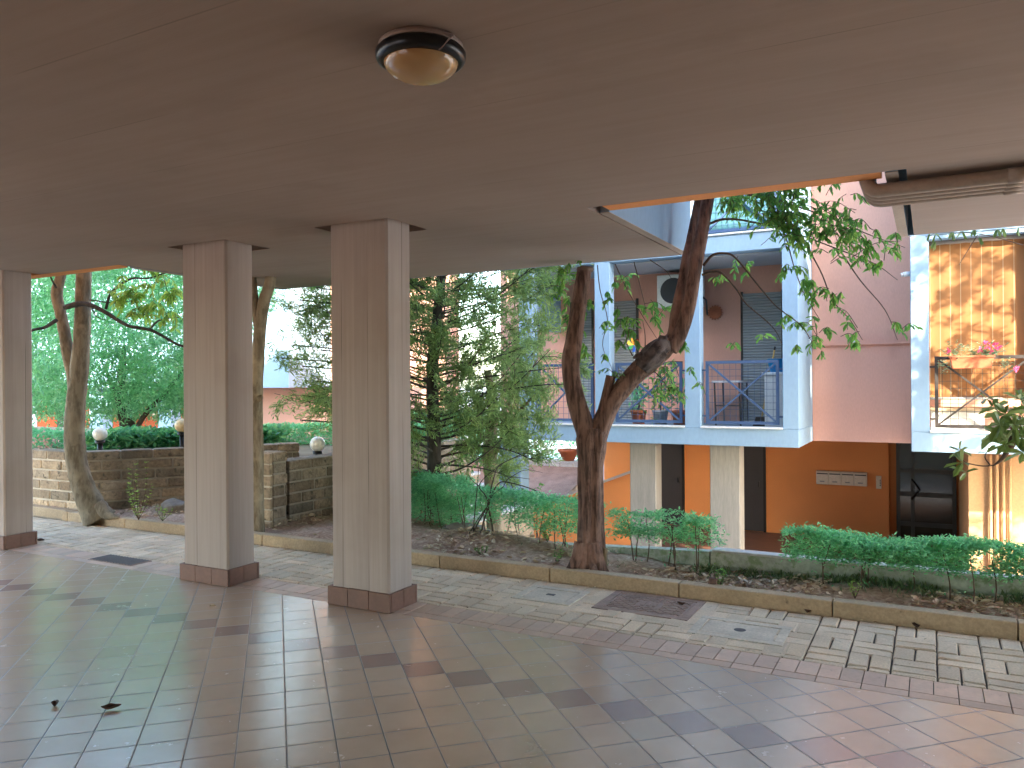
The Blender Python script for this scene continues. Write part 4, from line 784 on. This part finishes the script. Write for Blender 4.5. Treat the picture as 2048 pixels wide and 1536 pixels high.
# ---- slender trunk between the pillars
sl_ = thing('slender_tree', 'slender smooth tree trunk beside the tufa pier, mostly hidden by the second pillar', 'tree', tuple(PZ(514, 1062, .06)))
b = MB(); limb(b, path_px([(512, 1066), (513, 1000), (514, 900), (513, 800), (515, 740), (518, 680), (521, 640), (528, 600), (540, 560), (550, 470)], 7.75), [.085, .07, .062, .06, .06, .06, .062, .058, .052, .045], 18, 8, .1, 3.); limb(b, path_px([(519, 660), (511, 610), (506, 560), (500, 480)], 7.75), [.05, .04, .035, .03], 12, 6, .1, 2.)
limb(b, path_px([(516, 800), (521, 796), (523, 790)], 7.7), [.03, .03, .012], 10, 5, .2, 1.); b.build('trunk', M['bark_olive'], sl_)
P3, T3, L3 = [], [], []; b = MB()
for i in range(4): leafy((random.uniform(-6.6, -5.4), random.uniform(6.65, 7.4), random.uniform(4.2, 5.8)), .4, 24, tw=b, P_=P3, T_=T3, L_=L3)
b.build('twig_growth', M['twig'], sl_); leaves('foliage', P3, T3, L3, .03, M['leaf_main'], sl_)
# ---- laurel tree behind the wall
by = thing('laurel_tree', 'large bright green laurel tree with whorled leaves behind the far left wall', 'tree', (-11.9, 8.6, .5))
b = MB(); C0 = Vector((-12.0, 8.5, 2.55)); RX = Vector((2.5, 1.9, 2.05))
for l, r in ((((-11.6, 8.3, .5), (-11.65, 8.3, 1.1), (-11.9, 8.4, 1.6), (-12.1, 8.6, 2.2)), .12), (((-11.45, 8.2, .5), (-11.1, 8.2, 1.0), (-10.8, 8.4, 1.4), (-10.6, 8.6, 1.8)), .05), (((-11.7, 8.3, 1.0), (-12.3, 8.5, 1.5), (-12.8, 8.7, 1.9)), .05), (((-11.5, 8.25, .5), (-11.7, 8.2, 1.2), (-11.6, 8.2, 1.7)), .05)):
    limb(b, [Vector(p) for p in l], [r, r * .8, r * .6, r * .3], 12, 8, .15, r * 50)
b.build('trunk', M['bark_dark'], by)
P_, T_, L_ = [], [], []
for i in range(5200):
    d = Vector(RNG.normal(size=3)).normalized(); rr = random.uniform(.3, 1.0) ** .38
    k = 1 + .35 * mnoise.noise(d * 2.1); c = C0 + Vector((d.x * RX.x, d.y * RX.y, d.z * RX.z)) * rr * k
    if c.z < 1.0 + .25 * mnoise.noise((c.x * 2, c.y * 2, 0)): continue
    if mnoise.noise(c * 1.15) < -.5: continue
    ax = (d + Vector((0, -.3, .5)) + Vector(RNG.normal(size=3)) * .5).normalized(); u_ = ax.orthogonal().normalized(); v_ = ax.cross(u_)
    n_ = random.randint(11, 17)
    for j in range(n_):
        a = 2.4 * j; el = random.uniform(-.6, .9); t = (u_ * math.cos(a) + v_ * math.sin(a)) * math.cos(el) + ax * math.sin(el); P_.append(c + Vector(RNG.normal(size=3)) * .07); T_.append(t); L_.append(random.uniform(.06, .105))
leaves('foliage', P_, T_, L_, np.array(L_) * .34, M['leaf_bay'], by, droop=.1, wide=.5)
# ---- juniper
JB = Vector((-5.15, 7.62, -.08)); ju = thing('juniper', 'feathery juniper with drooping sprays behind the widest pillar', 'tree', tuple(JB))
b = MB(); limb(b, [JB, JB + Vector((.03, 0, .8)), JB + Vector((-.02, .05, 1.8)), JB + Vector((.05, .2, 3.2)), JB + Vector((.0, .35, 4.6))], [.10, .08, .07, .05, .02], 14, 8, .15, 1.)
P_, T_, L_, W_ = [], [], [], []
def okj(p): return not (p.z > 2.45 and p.y < 6.62) and not (p.z < 1.12 and p.x < -5.75)
for i in range(150):
    f = (i + .5) / 150; z0 = .5 + 3.9 * f; az = i * 2.39996 + random.uniform(-.3, .3); ln = (1.72 - .95 * max(0, f - .35)) * random.uniform(.72, 1.08)
    if f < .12: ln *= .85
    s = JB + Vector((.02, .25 * f, z0)); d = Vector((math.cos(az), math.sin(az), 0)); rise = random.uniform(.05, .85) * ln
    sag = random.uniform(.0, .4)
    pts = [s, s + d * ln * .35 + Vector((0, 0, rise * .15)), s + d * ln * .7 + Vector((0, 0, rise * .5 - sag * .3)), s + d * ln + Vector((0, 0, rise - sag))]
    q = spline(pts, 5)
    q = [p for p in q if okj(p)]
    if len(q) < 4: continue
    b.tube(q, lerp_list([.013 * (1.2 - .6 * f), .003], len(q)), 5)
    for j in range(16):
        t = random.uniform(.12, 1.0) ** .8; p = q[min(len(q) - 1, int(t * (len(q) - 1)))]
        if mnoise.noise(p * 1.5 + Vector((3, 1, 7))) < -.18: continue
        e = (d * random.uniform(.2, 1.) + Vector((random.gauss(0, .6), random.gauss(0, .6), random.gauss(.1, .45)))).normalized() * random.uniform(.16, .42)
        if not okj(p + e): continue
        mid = p + e * .5 + Vector((0, 0, .02)); b.tube([p, mid, p + e], [.004, .003, .0015], 4)
        for m in range(60):
            tt = random.uniform(.15, 1.05); pp = p + e * tt + Vector(RNG.normal(size=3)) * .026 * (1.3 - .4 * tt)
            P_.append(pp); T_.append(e.normalized() + Vector(RNG.normal(size=3)) * .55); L_.append(random.uniform(.035, .085)); W_.append(random.uniform(.010, .018))
for (u, v, rp, n) in [(600, 600, 30, 260), (632, 575, 30, 300), (622, 650, 32, 300), (585, 690, 24, 160), (562, 716, 20, 110), (605, 732, 30, 260), (642, 700, 30, 300), (632, 762, 28, 260), (648, 822, 26, 240), (618, 805, 22, 160), (652, 625, 28, 240), (645, 560, 24, 160), (612, 560, 22, 120), (600, 840, 22, 110)]:
    c = PD(u, v, 8.75); sc_ = rp * 8.75 / F
    b.tube(spline([JB + Vector((0, 0, max(.4, c.z - .3))), (c + JB + Vector((0, 0, c.z))) / 2 + Vector((0, 0, -.05)), c], 4), [.008] * 9, 4)
    for q_ in range(n // 20):
        cc = c + Vector(RNG.normal(size=3)) * sc_ * .6; ax = (Vector((-.8, -.4, .25)) + Vector(RNG.normal(size=3)) * .6).normalized()
        if not okj(cc): continue
        for m in range(26): P_.append(cc + ax * random.uniform(-.13, .13) + Vector(RNG.normal(size=3)) * .026); T_.append(ax + Vector(RNG.normal(size=3)) * .55); L_.append(random.uniform(.035, .085)); W_.append(random.uniform(.010, .018))
b.build('branchwork', M['bark_dark'], ju); leaves('foliage', P_, T_, L_, np.array(W_), M['leaf_jun'], ju, fold=.1, droop=.1, wide=.5)
# ---- second, taller trunk and bare shrub
tk = thing('small_tree', 'brown upright trunk right of the juniper beside the white column', 'tree', (-4.1, 8.2, -1.2))
b = MB(); limb(b, path_px([(992, 1110), (990, 1060), (986, 1000), (984, 950), (980, 900), (986, 820), (975, 740)], 9.6), [.11, .10, .095, .09, .08, .06, .04], 14, 8, .15, 2.)
for l in ([(984, 930), (1010, 860), (1060, 800), (1100, 770)], [(982, 900), (950, 850), (930, 800)], [(985, 850), (1030, 790), (1075, 720)]): limb(b, path_px(l, 9.6, 9.0), [.03, .02, .008], 8, 6, .1, 3.)
b.build('trunk', M['bark_olive'], tk)
P_, T_, L_ = [], [], []
for (u, v, rp, n) in [(1075, 690, 40, 420), (1060, 740, 44, 480), (1085, 790, 34, 360), (1050, 810, 44, 420), (1030, 870, 40, 380), (990, 890, 44, 380), (1075, 640, 30, 260), (1010, 930, 34, 200), (940, 900, 44, 340), (1060, 890, 34, 260), (1065, 570, 26, 160), (1035, 600, 34, 200), (1095, 840, 26, 200)]:
    D = 9.1; c = np.array(PD(u, v, D)); s = rp * D / F; k = 14; cc = c + RNG.normal(size=(k, 3)) * s * .55
    for q in cc:
        ax = RNG.normal(size=3); ax /= np.linalg.norm(ax); m = n // k; tt = RNG.uniform(-.14, .14, m)
        P_.append(q + ax * tt[:, None] + RNG.normal(size=(m, 3)) * .025); T_.append(ax + RNG.normal(size=(m, 3)) * .5)
P_ = np.concatenate(P_); T_ = np.concatenate(T_); leaves('foliage', P_, T_, RNG.uniform(.04, .10, len(P_)), RNG.uniform(.012, .022, len(P_)), M['leaf_jun'], tk, fold=.1)
bsx = PZ(980, 1082, -.02); sh = thing('bare_shrub', 'bare branching shrub with thin dark stems between the two flat rocks', 'shrub', tuple(bsx)); b = MB(); D = 7.45
for l, r in (([(989, 1085), (984, 1050), (978, 1020), (976, 1005), (985, 985), (1000, 965), (1022, 966), (1055, 975), (1080, 985)], .011), ([(962, 1068), (968, 1040), (977, 1012), (980, 990), (985, 965), (995, 935), (1008, 925), (1040, 910)], .011), ([(945, 1066), (965, 1030), (976, 1008), (970, 990), (958, 972), (975, 950), (1005, 928)], .009), ([(938, 1068), (955, 1040), (975, 1012)], .008), ([(946, 1070), (950, 1020), (955, 970), (956, 930), (945, 890)], .006), ([(976, 1005), (990, 985), (1005, 975), (1020, 955), (1060, 958)], .007), ([(1022, 966), (1030, 985), (1045, 1000)], .004), ([(1020, 955), (1050, 940), (1085, 945)], .004), ([(958, 972), (940, 955), (935, 925)], .004)):
    q = spline(path_px(l, D, D - .1), 5); b.tube(q, lerp_list([r, r * .35], len(q)), 6)
b.build('stemwork', M['bark_dark'], sh)
P_, T_, L_ = [], [], []; b = MB()
for (u, v, n) in ((940, 945, 16), (935, 925, 12), (1045, 1000, 8), (1080, 985, 8)): leafy(PD(u, v, D), .1, n, size=(.03, .05), tw=b, P_=P_, T_=T_, L_=L_)
b.build('twig_growth', M['twig'], sh); leaves('foliage', P_, T_, L_, .02, M['leaf_main'], sh)
# ---- clipped hedges and beds
def hedge(name, label, path, zlo, zhi, wid, dens, L, mat, stems=True, zg=0., fill=.0, wr=.45, cat='hedge', group='clipped hedges', gap=-.25, flowers=None):
    t = thing(name, label, cat, (*path[0], zg), group); P_, T_, L_ = [], [], []; b = MB(); s = 0
    for (a, c) in zip(path[:-1], path[1:]):
        A, C = Vector(a), Vector(c); ln = (C - A).length; d = (C - A).normalized(); nn = Vector((-d.y, d.x)); n_ = int(ln * dens)
        for i in range(n_):
            u = random.random() * ln; w = random.gauss(0, .5) * wid * .6; top = zhi * (1 + .0) + .045 * mnoise.noise((A.x + d.x * u) * Vector((1.9, 0, 0)) + Vector((0, s, zg)))
            sz = top - (top - zlo) * (random.random() ** 1.7); p = A + d * u + nn * max(-wid * .6, min(wid * .6, w))
            if mnoise.noise(Vector((p.x * 5, p.y * 5, sz * 6))) < gap: continue
            P_.append((p.x, p.y, sz + .012 * random.gauss(0, 1))); a_ = random.uniform(0, 6.28); T_.append((math.cos(a_), math.sin(a_), random.uniform(-.2, 1.3) if sz > (zlo + top) / 2 else random.uniform(-.6, .6))); L_.append(random.uniform(.65, 1.25) * L)
        if stems:
            m = int(ln / .11)
            for i in range(m):
                p = A + d * (random.random() * ln) + nn * random.gauss(0, wid * .22); q = Vector((p.x, p.y, zg - .04)); e = Vector((p.x + random.gauss(0, .05), p.y + random.gauss(0, .04), zlo + (zhi - zlo) * .7)); md = (q + e) / 2 + Vector((random.gauss(0, .02), random.gauss(0, .02), 0))
                b.tube(spline([q, md, e], 3), lerp_list([.006, .003], 7), 5)
                for j in range(8):
                    pp = q.lerp(e, random.uniform(.2, .8)) + Vector(RNG.normal(size=3)) * .03; P_.append(pp); T_.append(RNG.normal(size=3)); L_.append(L * random.uniform(.7, 1.1))
    if stems: b.build('stemwork', M['twig'], t)
    leaves('foliage', P_, T_, L_, np.array(L_) * wr, mat, t, droop=.15); return t
hedge('hedge', 'flat topped clipped hedge on bare stems at the right edge of the photo', [(-.93, 5.87), (2.4, 5.86)], .25, .43, .28, 9000, .030, M['leaf_hedge'], zg=.03)
hedge('hedge', 'short clipped hedge on bare stems just right of the forked trunk', [(-2.30, 6.0), (-1.38, 5.90)], .275, .46, .25, 7500, .029, M['leaf_hedge'], zg=.03)
hedge('hedge', 'clipped hedge left of the forked trunk, thinning out towards it', [(-4.9, 6.98), (-3.9, 6.62), (-2.45, 6.10)], .19, .48, .26, 5200, .032, M['leaf_hedge'], zg=-.02)
hedge('hedge', 'dense clipped hedge right of the widest pillar, in front of the stone steps', [(-5.75, 7.5), (-4.2, 6.82)], -.02, .50, .3, 11000, .032, M['leaf_hedge'], zg=-.03)
hedge('laurel_hedge', 'broad leaved laurel hedge along the top of the dark wall beside the leaning tree', [(-9.35, 6.1), (-8.5, 7.0), (-7.9, 8.0)], .5, .90, .5, 2300, .10, M['leaf_laurel'], stems=False, zg=.5, group='garden hedges', gap=-.5)
hedge('hedge', 'small leaved hedge on the terrace at the far left behind the pale block wall', [(-12.5, 6.1), (-9.75, 6.15)], .5, .92, .5, 4200, .045, M['leaf_hedge'], stems=False, zg=.5, group='garden hedges')
hedge('hedge', 'thick bright green hedge on the terrace behind the globe lamp and lower dark wall', [(-11.2, 9.0), (-9.8, 9.7), (-8.2, 10.2), (-6.9, 10.75)], .4, .83, .55, 5200, .05, M['leaf_hedge'], stems=False, zg=.5, group='garden hedges')
hedge('hedge', 'shrubby hedge seen below the balcony beyond the white column', [(-11.5, 17.6), (-7.2, 17.6)], -.35, .65, .6, 2400, .08, M['leaf_hedge'], stems=False, zg=-.4, group='garden hedges')
hedge('climbing_shrub', 'leafy shrub with bright broad leaves behind the juniper above the stone steps', [(-8.1, 11.0), (-6.7, 11.4)], .15, 1.0, .6, 2600, .085, M['leaf_laurel'], stems=False, zg=.4, cat='shrub', group='garden hedges', gap=-.4)
# pale flowers in the far-left bed
q = PD(80, 888, 9.6); t = thing('flowering_plant', 'small pale pink flowering plant on the terrace beside the leftmost pillar', 'plant', tuple(q))
leaves('flower', np.array(q) + RNG.normal(size=(60, 3)) * np.array([.10, .08, .06]), RNG.normal(size=(60, 3)), .05, .035, plain('pale pink petals', (.75, .45, .36), .7, .1, bump=0), t)
leaves('foliage', np.array(q) + RNG.normal(size=(60, 3)) * np.array([.12, .1, .1]) - np.array([0, 0, .08]), RNG.normal(size=(60, 3)), .06, .03, M['leaf_laurel'], t)
# ---- seedlings and small plants on the soil
def seedling(u, v0, v1, D, n, spread, label, leafc='leaf_pale', size=(.018, .034), name='seedling'):
    q = PD(u, v0, D); t = thing(name, label, 'plant', tuple(q), 'small plants on the soil'); b = MB(); P_, T_, L_ = [], [], []; h = (v0 - v1) / F * D
    for i in range(n):
        a = random.uniform(0, 6.28); k = random.uniform(.45, 1.0) if i else 1.; e = q + Vector((math.cos(a) * spread * (1.3 - k * .8), math.sin(a) * spread * (1.3 - k * .8), h * k)); md = (q + e) / 2 + Vector((math.cos(a), math.sin(a), 0)) * spread * .2
        s_ = spline([q - Vector((0, 0, .02)), md, e], 5); b.tube(s_, lerp_list([.004, .0012], len(s_)), 4); m = int(10 + 40 * h * k)
        for j in range(m):
            p = s_[min(len(s_) - 1, int((.15 + .85 * j / m) * len(s_)))]; aa = random.uniform(0, 6.28); P_.append(p); T_.append((math.cos(aa), math.sin(aa), .5)); L_.append(random.uniform(*size))
    b.build('stemwork', M['twig'], t); leaves('foliage', P_, T_, L_, np.array(L_) * .5, M[leafc], t)
seedling(277, 1036, 926, 8.2, 9, .16, 'tall yellow green seedling in front of the dark wall')
seedling(325, 1038, 1012, 8.1, 5, .12, 'low yellow green seedling near the rock and dark wall')
seedling(1437, 1172, 1130, 5.45, 7, .06, 'small leafy plant beside the kerb, growing out of a reddish stump', 'leaf_main', (.014, .026))
seedling(1710, 1190, 1160, 5.05, 6, .05, 'small pale weed on the soil below the right hedge', 'leaf_pale', (.012, .024))
seedling(1115, 1125, 1098, 6.3, 5, .06, 'tiny weed on the soil just left of the forked trunk', 'leaf_main', (.014, .026))
seedling(965, 1108, 1092, 6.7, 6, .09, 'low dark weed on the soil below the bare shrub', 'leaf_main', (.014, .026))
seedling(1095, 1080, 1030, 7.0, 4, .07, 'thin dark stemmed sapling on the soil left of the forked trunk', 'leaf_main', (.03, .05))
q = PD(1425, 1172, 5.45); b = MB(); b.tube([q - Vector((0, 0, .03)), q + Vector((0, 0, .02)), q + Vector((.005, 0, .055))], [.035, .03, .028], 10, ridged(2., .2)); tag(b.build('tree_stump', M['bark_main']), 'small reddish stump on the soil next to the kerb', 'stump')
# weeds along the low wall: one ground cover
P_, T_, L_ = [], [], []
for i in range(2600):
    x = random.uniform(-1.6, 2.5); y = 6.0 - abs(random.gauss(0, .10))
    if mnoise.noise((x * 2.2, y * 4, 1)) < -.1: continue
    z = soilz(x, y); P_.append((x, y, z)); T_.append((random.gauss(0, .5), random.gauss(0, .5), 1)); L_.append(random.uniform(.02, .075))
for i in range(900):
    x = random.uniform(-5.8, 2.0); y = random.uniform(5.5, yback(x) - .05)
    if mnoise.noise((x * 3, y * 3, 9)) < .22: continue
    P_.append((x, y, soilz(x, y))); T_.append((random.gauss(0, .7), random.gauss(0, .7), .8)); L_.append(random.uniform(.012, .04))
tag(leaves('weeds', P_, T_, L_, np.array(L_) * .22, leafmat('grey green weeds', (.09, .14, .07), (.15, .21, .11), (.26, .30, .17), .3), fold=.1), 'thin grey green weeds along the low mossy wall', kind='stuff')
# ---- dry leaves
P_, T_, L_ = [], [], []
for i in range(9000):
    x = random.uniform(-8.6, 2.6); y = random.uniform(5.47, min(yback(x), 7.2) - .03)
    if mnoise.noise((x * 1.2, y * 2, 4)) < -.12 + .35 * random.random() - (.25 if x > -1.6 else 0): continue
    P_.append((x, y, soilz(x, y) + random.uniform(.006, .022))); a = random.uniform(0, 6.28); T_.append((math.cos(a), math.sin(a), random.uniform(-.1, .35))); L_.append(random.uniform(.02, .07))
tag(leaves('leaf_litter', P_, T_, L_, np.array(L_) * .5, M['leaf_dry'], fold=.25, droop=-.12), 'dry pinkish brown leaf litter scattered over the soil', kind='stuff')
P_, T_, L_ = [], [], []
for i in range(260):
    x = random.uniform(-8.5, 2); y = random.choice([5.35 - abs(random.gauss(0, .02)), random.uniform(4.5, 5.34)]) if random.random() < .82 else random.uniform(4.4, 5.3)
    if y < 5.25 and random.random() < .75: continue
    P_.append((x, y, .006)); a = random.uniform(0, 6.28); T_.append((math.cos(a), math.sin(a), .05)); L_.append(random.uniform(.008, .028))
tag(leaves('leaf_crumbs', P_, T_, L_, np.array(L_) * .4, M['leaf_dry'], fold=.2), 'small leaf crumbs along the foot of the kerb', kind='stuff')
def fallen(u, v, L, ang, label, z=0., curl=.5, m='leaf_brown', wr=.5):
    q = PZ(u, v, z); n_ = 9; V = []; Fq = []
    for i in range(n_):
        t = i / (n_ - 1); w = wr * L * math.sin(math.pi * min(1, t * .93 + .05)) ** .8 * .5; zc_ = .004 + L * curl * .5 * (t - .5) ** 2 * 1.6
        for j, s_ in enumerate((-1, -.5, 0, .5, 1)): V.append((L * (t - .5), s_ * w * .85, zc_ + abs(s_) ** 1.5 * w * .9 + .002 * math.sin(9 * t + j)))
    V += [(-L * .5, 0, .006), (-L * .68, .01 * L, .012), (-L * .68, .03 * L, .012), (-L * .5, .015 * L, .004)]
    V = np.array(V); c, s_ = math.cos(ang), math.sin(ang); V = np.stack([V[:, 0] * c - V[:, 1] * s_ + q.x, V[:, 0] * s_ + V[:, 1] * c + q.y, V[:, 2] + z], 1)
    for i in range(n_ - 1):
        for j in range(4): Fq.append((i * 5 + j, (i + 1) * 5 + j, (i + 1) * 5 + j + 1, i * 5 + j + 1))
    k = n_ * 5; Fq.append((k, k + 1, k + 2, k + 3)); return tag(nmesh('fallen_leaf', V, np.array(Fq), M[m], smooth=True), label, 'leaf', 'fallen leaves on the paving')
fallen(110, 1412, .078, 2.6, 'curled brown leaf on the tile floor, the left one of the near pair')
fallen(222, 1420, .085, .85, 'dark curled leaf on the tile floor, the right one of the near pair', curl=.9)
fallen(425, 1214, .05, .4, 'small pale leaf on the tile floor in front of the second pillar', m='leaf_dry')
fallen(1617, 1226, .09, 1.2, 'crumpled brown leaf at the foot of the kerb beyond the rectangular cover', curl=1.4)
fallen(1832, 1256, .075, 2.2, 'upright brown leaf leaning at the foot of the kerb near the right edge', curl=1.6)
fallen(1085, 1156, .06, .5, 'dark brown leaf against the kerb just left of the forked trunk', curl=1.2)
fallen(1362, 1210, .06, 2.9, 'brown leaf against the kerb beside the iron cover', curl=1.)
fallen(80, 1083, .10, .3, 'dark twiggy leaf at the skirting of the leftmost pillar', curl=.6)
# ---- magnolia at the right, reaching into the picture
mg = thing('magnolia_tree', 'magnolia branch with large glossy leaves reaching in at the right edge', 'tree', (3.2, 7.9, ZL))
b = MB(); limb(b, [(3.2, 7.9, ZL), (3.15, 7.85, 0), (3.2, 7.9, 1.6), (3.3, 8.0, 3.2), (3.4, 8.1, 5.5)], [.16, .13, .11, .09, .04], 14, 8, .1, 2.); b.build('trunk', M['bark_olive'], mg)
P_, T_, L_ = [], [], []; b = MB(); DM = 4.95
def rosette(c, ax, n=11, L=.12):
    ax = Vector(ax).normalized(); u_ = ax.orthogonal().normalized(); v_ = ax.cross(u_)
    for j in range(n): a = 2.4 * j + random.random() * .4; el = random.uniform(-.2, .9); P_.append(Vector(c)); T_.append((u_ * math.cos(a) + v_ * math.sin(a)) * math.cos(el) + ax * math.sin(el)); L_.append(L * random.uniform(.7, 1.15))
br_ = spline([Vector((3.2, 7.9, 1.2)), Vector((2.2, 7.0, 1.05)), Vector((1.3, 5.9, 1.0)), PD(2060, 868, DM), PD(2022, 895, DM), PD(2002, 920, DM), PD(1985, 932, DM)], 6); b.tube(br_, lerp_list([.05, .004], len(br_)), 7)
for l in ([(2040, 880), (2010, 840), (1990, 815)], [(2030, 885), (2020, 850), (2015, 825)], [(1990, 930), (1965, 932), (1935, 926), (1920, 915)], [(2045, 878), (2040, 830), (2046, 800)], [(1920, 915), (1918, 905), (1922, 898)], [(1980, 930), (1970, 915), (1975, 900)]):
    q = spline(path_px(l, DM, DM + .05), 5); b.tube(q, lerp_list([.005, .0025], len(q)), 5)
for (u, v, n, L) in [(1990, 815, 9, .11), (2012, 828, 10, .12), (2030, 850, 11, .13), (2000, 850, 9, .13), (2040, 800, 9, .11), (2025, 880, 10, .12), (1995, 868, 8, .13), (2046, 835, 9, .12), (2010, 890, 7, .10), (2046, 870, 8, .12), (1973, 797, 4, .08), (1975, 905, 3, .07), (1920, 902, 7, .075), (1925, 925, 6, .10), (1932, 945, 3, .09), (2046, 905, 8, .11)]:
    rosette(PD(u, v, DM + random.uniform(-.15, .15)), (random.gauss(-.4, .4), random.gauss(-.5, .3), random.gauss(.4, .4)), n, L)
CM = Vector((4.0, 7.9, 4.5))
for i in range(560):
    d = Vector(RNG.normal(size=3)).normalized(); c = CM + Vector((d.x * 2.5, d.y * 1.5, d.z * 2.4)) * random.uniform(.2, 1) ** .5
    if mnoise.noise(c * .8) < -.2 or c.x < 1.35 or c.y < 6.6: continue
    rosette(c, d + Vector((0, 0, .5)), 11, .14)
for i in range(170):  # unseen extra leaf clusters, added to shade the ochre pipe wall
    d = Vector(RNG.normal(size=3)).normalized(); c = Vector((5.7, 8.0, 2.3)) + Vector((d.x * 1.5, d.y * 1.2, d.z * 1.5)) * random.uniform(.2, 1) ** .5; rosette(c, d + Vector((0, 0, .5)), 11, .14)
for (u, v) in ((1862, 478), (1872, 482), (1925, 475), (1950, 470), (1958, 488), (1995, 472), (2005, 470), (2038, 468), (1905, 476), (1870, 496)):
    c = PD(u, v - 14, 6.35); P_ += [c, c]; T_ += [(random.gauss(0, .3), random.gauss(0, .3), -1), (random.gauss(0, .7), random.gauss(0, .3), -.8)]; L_ += [.085, .075]
for l in ([(2046, 490), (1960, 468), (1880, 466), (1850, 474)], [(1955, 470), (1930, 510), (1918, 530)]): q = spline(path_px(l, 6.35), 5); b.tube(q, lerp_list([.004, .002], len(q)), 4)
b.build('branchwork', M['twig'], mg); leaves('foliage', P_, T_, L_, np.array(L_) * .38, M['leaf_mag'], mg, droop=.12, wide=.5)
